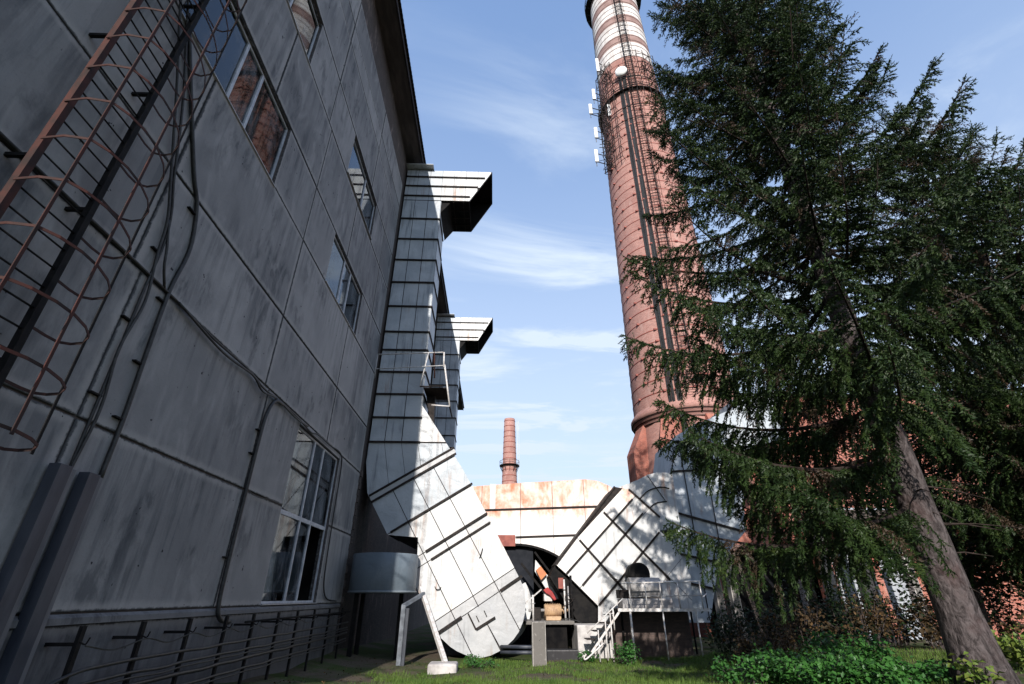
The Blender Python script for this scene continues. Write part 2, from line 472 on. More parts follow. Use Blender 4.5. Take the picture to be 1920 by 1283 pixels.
class MB:
    def __init__(s):
        s.v, s.f, s.smooth, s.uv = [], [], [], None

    def add(s, vs, fs, smooth=False):
        b = len(s.v)
        s.v += [tuple(p) for p in vs]
        s.f += [tuple(b + i for i in f) for f in fs]
        s.smooth += [smooth] * len(fs)
        return s

    def box(s, x0, x1, y0, y1, z0, z1):
        vs = [(x0, y0, z0), (x1, y0, z0), (x1, y1, z0), (x0, y1, z0), (x0, y0, z1), (x1, y0, z1), (x1, y1, z1), (x0, y1, z1)]
        return s.add(vs, [(0, 3, 2, 1), (4, 5, 6, 7), (0, 1, 5, 4), (1, 2, 6, 5), (2, 3, 7, 6), (3, 0, 4, 7)])

    def bar(s, a, b, w, h, up=(0, 0, 1)):
        a, b, up = Vector(a), Vector(b), Vector(up)
        d = (b - a).normalized()
        x = d.cross(up)
        if x.length < 1e-4:
            x = d.cross(Vector((1, 0, 0)))
        x.normalize()
        y = x.cross(d).normalized()
        vs = []
        for p in (a, b):
            for i, j in ((-1, -1), (1, -1), (1, 1), (-1, 1)):
                vs.append(p + x * (i * w / 2) + y * (j * h / 2))
        return s.add(vs, [(0, 3, 2, 1), (4, 5, 6, 7), (0, 1, 5, 4), (1, 2, 6, 5), (2, 3, 7, 6), (3, 0, 4, 7)])

    def tube(s, pts, r, n=8, caps=True):
        pts = [Vector(p) for p in pts]
        rs = r if isinstance(r, (list, tuple)) else [r] * len(pts)
        b = len(s.v)
        prev = None
        for i, p in enumerate(pts):
            d = (pts[min(i + 1, len(pts) - 1)] - pts[max(i - 1, 0)])
            if d.length < 1e-9:
                d = Vector((0, 0, 1))
            d.normalize()
            if prev is None:
                u = d.cross(Vector((0.13, 0.31, 0.94)))
                if u.length < 1e-3:
                    u = d.cross(Vector((1, 0, 0)))
            else:
                u = prev - d * prev.dot(d)
            u.normalize()
            prev = u
            w = d.cross(u)
            for k in range(n):
                a = 2 * PI * (k + 0.5) / n
                s.v.append(tuple(p + (u * math.cos(a) + w * math.sin(a)) * rs[i]))
        for i in range(len(pts) - 1):
            for k in range(n):
                k2 = (k + 1) % n
                s.f.append((b + i * n + k, b + i * n + k2, b + (i + 1) * n + k2, b + (i + 1) * n + k))
                s.smooth.append(n > 5)
        if caps:
            s.f.append(tuple(b + k for k in reversed(range(n)))); s.smooth.append(False)
            e = b + (len(pts) - 1) * n
            s.f.append(tuple(e + k for k in range(n))); s.smooth.append(False)
        return s

    def prism(s, poly, y0, y1, caps=True):
        """poly: (x, z) outline, extruded from y0 to y1."""
        n = len(poly)
        vs = [(x, y0, z) for x, z in poly] + [(x, y1, z) for x, z in poly]
        fs = [(i, i + n, (i + 1) % n + n, (i + 1) % n) for i in range(n)]
        if caps:
            fs += [tuple(range(n)), tuple(reversed(range(n, 2 * n)))]
        return s.add(vs, fs)

    def prism_x(s, poly, x0, x1):
        n = len(poly)
        vs = [(x0, y, z) for y, z in poly] + [(x1, y, z) for y, z in poly]
        fs = [(i, i + n, (i + 1) % n + n, (i + 1) % n) for i in range(n)]
        return s.add(vs, fs + [tuple(range(n)), tuple(reversed(range(n, 2 * n)))])

    def prism_z(s, poly, z0, z1):
        n = len(poly)
        vs = [(x, y, z0) for x, y in poly] + [(x, y, z1) for x, y in poly]
        fs = [(i, i + n, (i + 1) % n + n, (i + 1) % n) for i in range(n)]
        return s.add(vs, fs + [tuple(range(n)), tuple(reversed(range(n, 2 * n)))])

    def lathe(s, c, prof, n=48, a0=0.0, a1=2 * PI, uv=False, close=True):
        """prof: list of (r, z)."""
        b = len(s.v)
        full = abs(a1 - a0 - 2 * PI) < 1e-6
        m = n if full else n + 1
        for r, z in prof:
            for k in range(m):
                a = a0 + (a1 - a0) * k / n
                s.v.append((c[0] + r * math.cos(a), c[1] + r * math.sin(a), c[2] + z))
        if uv and s.uv is None:
            s.uv = {}
        for i in range(len(prof) - 1):
            rr = 0.5 * (prof[0][0] + prof[-1][0])
            for k in range(n):
                k2 = (k + 1) % m if full else k + 1
                s.f.append((b + i * m + k, b + i * m + k2, b + (i + 1) * m + k2, b + (i + 1) * m + k))
                s.smooth.append(True)
                if uv:
                    u0, u1 = rr * (a0 + (a1 - a0) * k / n), rr * (a0 + (a1 - a0) * (k + 1) / n)
                    s.uv[len(s.f) - 1] = [(u0, prof[i][1]), (u1, prof[i][1]), (u1, prof[i + 1][1]), (u0, prof[i + 1][1])]
        return s

    def mesh(s, name):
        me = bpy.data.meshes.new(name)
        me.from_pydata(s.v, [], s.f)
        me.polygons.foreach_set('use_smooth', s.smooth)
        if s.uv:
            lay = me.uv_layers.new(name='UVMap')
            for p in me.polygons:
                q = s.uv.get(p.index)
                if q:
                    for li, c_ in zip(p.loop_indices, q):
                        lay.data[li].uv = c_
        me.update()
        return me

    def build(s, name, mat, parent=None, bevel=0.0, fix=True):
        me = s.mesh(name)
        if fix and not s.uv:
            bm = bmesh.new(); bm.from_mesh(me)
            bmesh.ops.recalc_face_normals(bm, faces=bm.faces[:])
            bm.to_mesh(me); bm.free()
        me.materials.append(MATS[mat])
        o = bpy.data.objects.new(name, me)
        link(o, parent)
        if bevel:
            md = o.modifiers.new('bevel', 'BEVEL')
            md.width = bevel; md.segments = 2; md.limit_method = 'ANGLE'
        return o


def np_mesh(name, verts, faces, mat, parent=None):
    """faces: (n,3) or (n,4) int array."""
    me = bpy.data.meshes.new(name)
    k = faces.shape[1]
    me.vertices.add(len(verts)); me.vertices.foreach_set('co', verts.astype(np.float32).ravel())
    me.loops.add(faces.size); me.loops.foreach_set('vertex_index', faces.astype(np.int32).ravel())
    me.polygons.add(len(faces))
    me.polygons.foreach_set('loop_start', np.arange(0, faces.size, k, dtype=np.int32))
    me.polygons.foreach_set('loop_total', np.full(len(faces), k, dtype=np.int32))
    me.update(calc_edges=True)
    me.materials.append(MATS[mat])
    o = bpy.data.objects.new(name, me)
    return link(o, parent)


def clip_half(poly, n, c):
    out = []
    for i in range(len(poly)):
        a, b = poly[i], poly[(i + 1) % len(poly)]
        da, db = a[0] * n[0] + a[1] * n[1] - c, b[0] * n[0] + b[1] * n[1] - c
        if da <= 0:
            out.append(a)
        if (da < 0 < db) or (db < 0 < da):
            t_ = da / (da - db)
            out.append((a[0] + (b[0] - a[0]) * t_, a[1] + (b[1] - a[1]) * t_))
    return out


def cell(poly, ax, a0, a1, bx, b0, b1, gap=0.02):
    p = clip_half(poly, (-ax[0], -ax[1]), -(a0 + gap))
    if len(p) >= 3: p = clip_half(p, ax, a1 - gap)
    if len(p) >= 3: p = clip_half(p, (-bx[0], -bx[1]), -(b0 + gap))
    if len(p) >= 3: p = clip_half(p, bx, b1 - gap)
    if len(p) < 3:
        return None
    ar = 0.5 * sum(p[i][0] * p[(i + 1) % len(p)][1] - p[(i + 1) % len(p)][0] * p[i][1] for i in range(len(p)))
    return p if abs(ar) > 0.02 else None


def copy_tree(o, parent=None):
    c = o.copy()
    col.objects.link(c)
    if parent is not None:
        c.parent = parent
        c.matrix_parent_inverse = o.matrix_parent_inverse.copy()
    for ch in list(o.children):
        copy_tree(ch, c)
    return c


def gz(x, y):
    s1 = min(max((y - 9.0) / 12.0, 0), 1); s1 = s1 * s1 * (3 - 2 * s1)
    z = -0.92 * s1
    s2 = min(max((x - 6.5) / 6.0, 0), 1); s2 = s2 * s2 * (3 - 2 * s2)
    z += 0.95 * s2 * math.exp(-((y - 18.5) / 7.0) ** 2)
    s3 = min(max((-x - 3.4) / 3.6, 0), 1)
    z += 0.45 * s3 * s3 * math.exp(-((y - 24) / 9.0) ** 2)
    z += 0.05 * math.sin(x * 1.3 + 0.7 * y) * math.sin(y * 0.9 - x * 0.4) * (1 if abs(x) < 30 and y < 45 else 0)
    return z


# ------------------------------------------------------------------ ground
xs = sorted(set([-1500, -600, -200, -80, -40, -20] + [round(-12 + 0.5 * i, 2) for i in range(85)] + [35, 45, 60, 80, 130, 300, 700, 1500]))
ys = sorted(set([-1200, -400, -120, -50, -20, -8] + [round(-4 + 0.5 * i, 2) for i in range(95)] + [48, 55, 70, 100, 160, 300, 700, 2500]))
b = MB()
vs = [(x, y, gz(x, y)) for y in ys for x in xs]
nx = len(xs)
fs = [(j * nx + i, j * nx + i + 1, (j + 1) * nx + i + 1, (j + 1) * nx + i) for j in range(len(ys) - 1) for i in range(nx - 1)]
b.add(vs, fs, True)
g = b.build('ground', 'soil')
tag(g, 'patchy earth and short turf ground of the works yard', None, None, 'structure')

# ------------------------------------------------------------------ concrete building
WX = -7.0
BY0, BY1 = 2.0, 25.3
bl = thing('concrete_building', (-14, 13, 0), 'tall stained precast concrete panel building with dark eave on the left', 'building')
# windows: (y0, y1, z0, z1, mullions, transoms)
WINS = [(16.72, 21.68, 1.42, 7.04, (18.75, 19.85), (4.12,)),
        (16.2, 20.9, 12.88, 15.36, (18.05, 19.05), ()),
        (16.0, 20.65, 18.8, 21.15, (18.65,), ()),
        (6.1, 11.05, 12.82, 15.36, (8.22, 9.15), ()),
        (6.1, 10.92, 18.66, 21.08, (8.2, 9.1), ()),
        (41.0, 45.6, 12.88, 15.36, (42.5, 44.0), ()),
        (41.0, 45.6, 18.8, 21.15, (42.5, 44.0), ())]
ROWS = [1.36, 4.26, 7.26, 9.70, 12.86, 15.40, 18.68, 21.30, 24.30, 25.55, 27.6]
JOINTS = [[7.9, 13.95, 19.9], [7.9, 13.95, 19.9], [7.6, 13.65, 19.7], [7.6, 13.65, 19.7], [13.65, 23.2],
          [3.8, 9.77, 13.65, 17.9, 23.0], [13.3, 22.9], [7.2, 13.3, 19.4], [7.2, 13.3, 19.4], [7.2, 13.3, 19.4]]


def wall_panel(y0, y1, z0, z1):
    gp = random.uniform(0.014, 0.024)
    MB().box(WX - 0.21, WX - 0.045, y0 - 0.001, y1 + 0.001, z0 - 0.001, z1 + 0.001).build('joint_filler', 'soffit', bl)
    dz = random.uniform(-0.008, 0.008)
    MB().box(WX - 0.22, WX + dz, y0 + gp, y1 - gp, z0 + gp, z1 - gp).build('wall_panel', 'concrete', bl, 0.022)


for r_ in range(len(ROWS) - 1):
    z0, z1 = ROWS[r_], ROWS[r_ + 1]
    cuts = [(w[0], w[1]) for w in WINS if w[2] < z1 - 0.35 and w[3] > z0 + 0.35]
    cuts = [c_ for c_ in cuts if c_[0] < 25]
    edges = sorted([BY0, BY1] + JOINTS[r_] + [e for c_ in cuts for e in c_])
    for a_, b_ in zip(edges[:-1], edges[1:]):
        mid_ = 0.5 * (a_ + b_)
        if b_ - a_ < 0.15 or any(c_[0] - 0.01 < mid_ < c_[1] + 0.01 for c_ in cuts):
            continue
        wall_panel(a_, b_, z0, z1)
# slot above the tall lower window (window ends a little below the row joint)
MB().box(WX - 0.2, WX - 0.004, 16.74, 21.66, 7.07, 7.24).build('lintel', 'concrete', bl)
# core behind the panels, split so that the window rooms stay open
core = MB()
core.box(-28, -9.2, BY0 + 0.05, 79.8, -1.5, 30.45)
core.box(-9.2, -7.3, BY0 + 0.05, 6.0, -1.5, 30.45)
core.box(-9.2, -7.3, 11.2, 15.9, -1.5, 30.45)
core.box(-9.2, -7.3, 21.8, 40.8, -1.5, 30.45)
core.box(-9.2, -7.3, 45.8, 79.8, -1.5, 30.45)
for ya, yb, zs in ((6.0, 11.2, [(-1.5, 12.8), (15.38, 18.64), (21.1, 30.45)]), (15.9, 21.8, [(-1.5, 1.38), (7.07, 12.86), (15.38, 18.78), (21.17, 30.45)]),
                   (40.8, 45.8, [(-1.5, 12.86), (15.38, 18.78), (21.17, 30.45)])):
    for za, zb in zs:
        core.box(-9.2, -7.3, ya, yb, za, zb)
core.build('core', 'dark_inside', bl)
MB().box(-28, WX - 0.24, BY0 - 0.16, BY0 + 0.04, -1.5, 30.4).build('end_wall', 'concrete_plinth', bl)
# plinth with a ledge
MB().box(WX - 0.3, WX + 0.035, BY0, BY1 - 0.2, -1.5, 1.20).build('plinth', 'concrete_plinth', bl)
MB().prism([(WX - 0.3, 1.203), (WX + 0.075, 1.203), (WX + 0.075, 1.30), (WX - 0.01, 1.355), (WX - 0.3, 1.355)], BY0, BY1 - 0.2).build('ledge', 'concrete_plinth', bl)
# brick band under the eave, brick wall further along
MB().box(WX - 0.3, WX - 0.03, BY0, BY1, 27.62, 30.45).build('brick_band', 'brick_yz', bl)
bw = MB()
bw.box(WX - 0.3, WX - 0.06, BY1 + 0.003, 40.99, -1.5, 30.45)
bw.box(WX - 0.3, WX - 0.06, 45.61, 79.8, -1.5, 30.45)
for za, zb in ((-1.5, 12.86), (15.38, 18.78), (21.17, 30.45)):
    bw.box(WX - 0.3, WX - 0.06, 41.0, 45.6, za, zb)
bw.build('brick_wall', 'brick_yz', bl)
# toothed brick edge by the duct
qb = MB()
for k in range(26):
    qb.box(WX - 0.1, WX + 0.03 + (0.05 if k % 2 else 0), BY1 - 0.1 + (0.07 if k % 2 else 0), BY1 + 0.25, -0.9 + k * 0.32, -0.9 + k * 0.32 + 0.29)
qb.build('brick_quoin', 'brick_yz', bl)
rf = MB()
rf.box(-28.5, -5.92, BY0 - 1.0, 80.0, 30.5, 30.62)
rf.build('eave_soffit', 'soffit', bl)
ro = MB()
ro.box(-5.915, -5.84, BY0 - 1.0, 80.0, 30.42, 30.86)
ro.build('fascia', 'rib_steel', bl)
rr_ = MB()
k = 0
y = BY0 - 1.1
while y < 80:                                     # corrugated roof sheet edge
    rr_.add([(-28.5, y, 33.2), (-5.70, y, 30.87), (-5.70, y + 0.14, 30.93), (-28.5, y + 0.14, 33.26), (-5.70, y, 30.83), (-5.70, y + 0.14, 30.89)],
            [(0, 1, 2, 3), (1, 4, 5, 2)])
    rr_.add([(-28.5, y + 0.14, 33.26), (-5.70, y + 0.14, 30.93), (-5.70, y + 0.28, 30.87), (-28.5, y + 0.28, 33.2), (-5.70, y + 0.14, 30.89), (-5.70, y + 0.28, 30.83)],
            [(0, 1, 2, 3), (1, 4, 5, 2)])
    y += 0.28
rr_.build('roof_sheet', 'rib_steel', bl, fix=False)


def window(w, idx):
    y0, y1, z0, z1, mul, tra = w
    far = y0 > 30
    wx = WX - 0.10
    fr_ = MB()
    t_ = 0.07
    fr_.box(wx - 0.06, wx, y0, y1, z0, z0 + t_).box(wx - 0.06, wx, y0, y1, z1 - t_, z1)
    fr_.box(wx - 0.06, wx, y0, y0 + t_, z0 + t_, z1 - t_).box(wx - 0.06, wx, y1 - t_, y1, z0 + t_, z1 - t_)
    f = fr_.build('window', 'window_frame', bl)
    for m_ in mul:
        MB().box(wx - 0.055, wx + 0.012, m_ - 0.05, m_ + 0.05, z0 + t_, z1 - t_).build('mullion', 'window_frame', f)
    for q in tra:
        MB().box(wx - 0.05, wx + 0.006, y0 + t_, y1 - t_, q - 0.07, q + 0.07).build('transom', 'window_frame', f)
    ye = [y0 + t_] + list(mul) + [y1 - t_]
    ze = [z0 + t_] + list(tra) + [z1 - t_]
    for j in range(len(ze) - 1):
        for i in range(len(ye) - 1):
            if idx == 0 and j == 0 and i == 2:
                continue                            # the missing pane
            dx = random.uniform(-0.006, 0.006)
            a_, b_, c_, d_ = ye[i] + 0.01, ye[i + 1] - 0.01, ze[j] + 0.01, ze[j + 1] - 0.01
            MB().add([(wx - 0.035, a_, c_), (wx - 0.035 + dx, b_, c_), (wx - 0.035 + dx * 0.5, b_, d_), (wx - 0.035 - dx, a_, d_)], [(0, 1, 2, 3)]).build('pane', 'glass', f, fix=False)
    MB().box(WX - 0.12, WX + 0.05, y0 - 0.05, y1 + 0.05, z0 - 0.035, z0 - 0.005).build('sill', 'grey_steel', f)
    # reveal
    rv_ = MB()
    rv_.box(WX - 0.30, WX - 0.02, y0 - 0.02, y0, z0, z1).box(WX - 0.30, WX - 0.02, y1, y1 + 0.02, z0, z1).box(WX - 0.30, WX - 0.02, y0, y1, z1, z1 + 0.02)
    rv_.build('reveal', 'concrete_plinth', f)


for i, w in enumerate(WINS):
    window(w, i)
# curtain and leaning bars inside the tall lower window
cu = MB()
N = 18
vs = []
for i in range(N + 1):
    s_ = i / N
    for j in range(9):
        q = j / 8
        yy = 16.85 + s_ * (1.55 - 0.75 * math.sin(PI * q * 0.9) * 0.9)
        vs.append((-7.42 + 0.05 * math.sin(s_ * 19) - 0.02 * j / 8, yy, 1.5 + 5.3 * q))
fs = [(i * 9 + j, (i + 1) * 9 + j, (i + 1) * 9 + j + 1, i * 9 + j + 1) for i in range(N) for j in range(8)]
cu.add(vs, fs, True).build('curtain', 'curtain', bl, fix=False)
gr = MB()
gr.bar((-7.34, 16.8, 5.9), (-7.34, 18.6, 5.55), 0.07, 0.07).bar((-7.34, 16.8, 4.3), (-7.34, 18.0, 5.5), 0.05, 0.05).bar((-7.34, 17.2, 3.0), (-7.34, 18.2, 4.0), 0.05, 0.05)
gr.build('inner_bar', 'rib_steel', bl)

# ------------------------------------------------------------------ caged ladder
LX = -6.62
ld = thing('caged_ladder', (LX, 5.5, 3.3), 'rusty red caged steel ladder climbing the concrete wall', 'ladder')
Z0, Z1 = 3.0, 27.0
MB().box(LX - 0.05, LX + 0.05, 4.94, 5.04, Z0, Z1).build('rail', 'red_steel', ld)
MB().box(LX - 0.05, LX + 0.05, 6.02, 6.12, Z0, Z1).build('rail', 'black_steel', ld)
z = Z0 + 0.2
rung = None
while z < Z1 - 0.1:
    if rung is None:
        rung = MB().tube([(LX, 5.04, z), (LX, 6.02, z)], 0.016, 6).build('rung', 'black_steel', ld)
        zr = z
    else:
        c_ = rung.copy(); col.objects.link(c_); c_.location.z += z - zr
    z += 0.34
HP = [(LX, 4.93), (-6.25, 4.88), (-5.93, 4.93), (-5.80, 5.15), (-5.74, 5.45), (-5.76, 5.78), (-5.86, 6.12), (-6.03, 6.42), (-6.27, 6.62), (-6.48, 6.66), (LX, 6.60), (LX - 0.02, 6.40), (LX, 6.12)]
z = 3.36
h0 = None
while z < Z1 - 0.3:
    if h0 is None:
        hb = MB()
        for p, q in zip(HP[:-1], HP[1:]):
            hb.bar((p[0], p[1], z), (q[0], q[1], z), 0.010, 0.042)
        h0 = hb.build('hoop', 'red_steel', ld); zh = z
    else:
        c_ = h0.copy(); col.objects.link(c_); c_.location.z += z - zh
        c_.location.y += random.uniform(-0.012, 0.012); c_.location.x += random.uniform(-0.01, 0.01)
    z += 0.815
for (px_, py_, mm) in ((-5.93, 4.93, 'red_steel'), (-5.75, 5.72, 'red_steel'), (-6.27, 6.63, 'black_steel'), (-5.80, 5.15, 'red_steel')):
    if py_ == 5.15:
        continue
    MB().box(px_ + 0.006, px_ + 0.02, py_ - 0.022, py_ + 0.022, 3.3, Z1 - 0.2).build('cage_bar', mm, ld)
for z in (4.4, 7.1, 10.0, 13.0, 16.5, 20, 24):
    MB().box(WX - 0.02, LX - 0.05, 4.96, 5.02, z, z + 0.06).build('wall_bracket', 'black_steel', ld)
    MB().box(WX - 0.02, LX - 0.05, 6.04, 6.10, z, z + 0.06).build('wall_bracket', 'black_steel', ld)

# ------------------------------------------------------------------ wall cables


def sm(pts, n=6):
    """Catmull-Rom through pts."""
    P_ = [Vector(p) for p in pts]
    P_ = [P_[0] * 2 - P_[1]] + P_ + [P_[-1] * 2 - P_[-2]]
    out = []
    for i in range(1, len(P_) - 2):
        for k in range(n):
            u = k / n
            a_, b_, c_, d_ = P_[i - 1], P_[i], P_[i + 1], P_[i + 2]
            out.append(0.5 * ((2 * b_) + (c_ - a_) * u + (2 * a_ - 5 * b_ + 4 * c_ - d_) * u * u + (3 * b_ - a_ - 3 * c_ + d_) * u ** 3))
    out.append(P_[-2])
    return out


def wall_cable(name, runs, r, label, clips=()):
    t_ = thing(name, runs[0][-1], label, 'cable')
    for pts in runs:
        MB().tube(sm(pts), r, 7).build('strand', 'cable', t_)
    for (y_, z_) in clips:
        MB().box(WX - 0.01, WX + 0.07, y_ - 0.22, y_ + 0.03, z_, z_ + 0.03).build('clip', 'black_steel', t_)
    return t_


wall_cable('wall_cable', [[(-6.96, 4.0, 20.0), (-6.95, 5.6, 14.4), (-6.95, 7.0, 11.2), (-6.95, 7.62, 9.5), (-6.95, 7.92, 8.8), (-6.95, 8.06, 8.1), (-6.94, 8.05, 6.9), (-6.95, 8.08, 5.8), (-6.95, 8.10, 4.6), (-6.95, 8.12, 3.3)],
                          [(-6.93, 3.6, 20.0), (-6.93, 5.3, 14.4), (-6.92, 6.8, 11.0), (-6.9, 7.52, 9.3), (-6.9, 7.85, 8.5), (-6.93, 8.0, 7.7), (-6.9, 8.14, 6.7), (-6.92, 8.04, 5.6), (-6.9, 8.16, 4.5), (-6.92, 8.09, 3.3)],
                          [(-6.95, 7.94, 8.6), (-6.9, 8.12, 8.0), (-6.88, 8.22, 7.6), (-6.93, 8.5, 7.26)]], 0.028,
           'bundle of thin black cables dropping to the nearer steel cable cover', [(8.06, 7.8), (8.08, 6.2), (8.1, 4.7)])
wall_cable('wall_cable', [[(-6.95, 6.2, 13.0), (-6.95, 7.2, 11.4), (-6.95, 8.05, 10.1), (-6.95, 8.5, 9.5), (-6.95, 8.78, 8.5), (-6.95, 8.68, 7.3), (-6.94, 8.72, 5.8), (-6.95, 8.80, 4.6), (-6.95, 8.81, 3.4)]], 0.045,
           'single thick black cable bowed over the wall above the farther cable cover', [(8.52, 9.3), (8.68, 7.0), (8.74, 5.6), (8.8, 4.5)])
wall_cable('wall_cable', [[(-6.96, 2.5, 7.30), (-6.95, 5, 7.28), (-6.95, 7.5, 7.27), (-6.94, 9.2, 7.24), (-6.92, 10.6, 7.16), (-6.93, 12.4, 7.2), (-6.9, 13.4, 7.06), (-6.93, 14.8, 7.14), (-6.93, 16.4, 7.12), (-6.9, 17.6, 7.02), (-6.93, 18.4, 7.18), (-6.93, 20, 7.2), (-6.93, 21.4, 7.26), (-6.93, 21.85, 6.8), (-6.93, 21.9, 5), (-6.93, 21.96, 3.0), (-6.93, 22.15, 2.0), (-6.93, 22.8, 1.55), (-6.93, 24.2, 1.45)],
                          [(-6.9, 9.0, 7.22), (-6.88, 11.0, 7.02), (-6.88, 12.6, 7.12), (-6.85, 13.3, 6.92), (-6.9, 14.4, 7.1), (-6.87, 16.0, 7.02), (-6.9, 17.2, 7.12)]], 0.030,
           'black cable run along the panel joint and down beside the tall window')
wall_cable('drain_hose', [[(-6.92, 14.9, 7.1), (-6.9, 14.3, 7.0), (-6.9, 13.95, 6.4), (-6.9, 13.89, 5.4), (-6.92, 13.93, 4.3), (-6.92, 13.94, 2.6), (-6.9, 13.95, 1.5), (-6.85, 14.1, 1.12), (-6.83, 14.6, 1.03)]], 0.055,
           'black hose hanging along a panel joint to a bend at the ledge', [(13.95, 5.9), (13.9, 5.2), (13.95, 2.5)])
wall_cable('wall_cable', [[(-6.96, 13.95, 4.33), (-6.95, 14.4, 4.2), (-6.95, 15.0, 4.2), (-6.96, 15.5, 4.25), (-6.96, 16.6, 4.26)]], 0.012,
           'thin short wire along the joint left of the tall window')
# steel cable covers
for (ya, yb, lab) in ((7.72, 8.12, 'nearer blue-black steel cable cover rising from the ground'), (8.33, 8.73, 'farther blue-black steel cable cover beside the cable rack')):
    cv = thing('cable_cover', (-6.85, ya, 0), lab, 'cable cover', 'steel cable covers at the wall foot')
    MB().box(WX + 0.045, -6.78, ya, ya + 0.26, -0.3, 3.45).build('side_plate', 'cover_steel', cv, 0.006)
    MB().box(-6.777, -6.765, ya - 0.004, ya + 0.2, -0.3, 3.44).build('front_plate', 'cover_steel', cv)
    MB().box(WX + 0.045, -6.83, ya + 0.263, yb, -0.3, 3.43).build('flange', 'cover_flange', cv, 0.005)

# ------------------------------------------------------------------ cable rack at the wall foot
rk = thing('cable_rack', (-6.6, 15, 0), 'black rack of posts carrying rows of old cables along the wall foot', 'cable rack')
ry = [9.05, 10.55, 12.1, 13.7, 15.2, 16.9, 18.5, 20.2, 22.0, 23.8]
for y in ry:
    MB().box(-6.52, -6.46, y - 0.045, y + 0.045, gz(-6.5, y) - 0.1, 1.20).build('post', 'black_steel', rk)
    MB().bar((-6.98, y, 0.95), (-6.5, y, 0.95), 0.05, 0.05).build('arm', 'black_steel', rk)
    MB().tube(sm([(-6.46, y, 0.98), (-6.38, y + 0.02, 0.95), (-6.34, y + 0.02, 1.04)]), 0.012, 5).build('hook', 'black_steel', rk)
for k, z in enumerate((0.62, 0.42, 0.22, 0.0)):
    pts = [(-6.55 + 0.02 * k, 7.3, -0.55 + 0.15 * (3 - k)), (-6.5, 8.2, z - 0.35), (-6.42, 9.05, z - 0.06)]
    for i, y in enumerate(ry[1:]):
        pts += [(-6.42 + 0.02 * (k % 2), y - 0.75, z - 0.012 + 0.012 * math.sin(i * 2.1 + 3 * k)), (-6.42, y, z)]
    pts += [(-6.5, 25.0, z)]
    MB().tube(sm(pts, 4), 0.030 if k != 2 else 0.042, 7).build('cable', 'cable', rk)
    if k % 2:
        MB().tube(sm([(p[0] + 0.03, p[1], p[2] - 0.08) for p in pts], 4), 0.018, 6).build('cable', 'cable', rk)
pts = []
for i, y in enumerate(ry):
    pts += [(-6.36, y, 0.93)]
    if i < len(ry) - 1:
        pts += [(-6.38, 0.5 * (y + ry[i + 1]), 0.82)]
MB().tube(sm(pts, 5), 0.012, 5).build('wire', 'cable', rk)
MB().tube([(-6.47, 14.7, 1.03), (-6.47, 25, 1.03)], 0.028, 7).build('pipe', 'black_steel', rk)

# ------------------------------------------------------------------ gas ducts on the wall
FY = 26.0


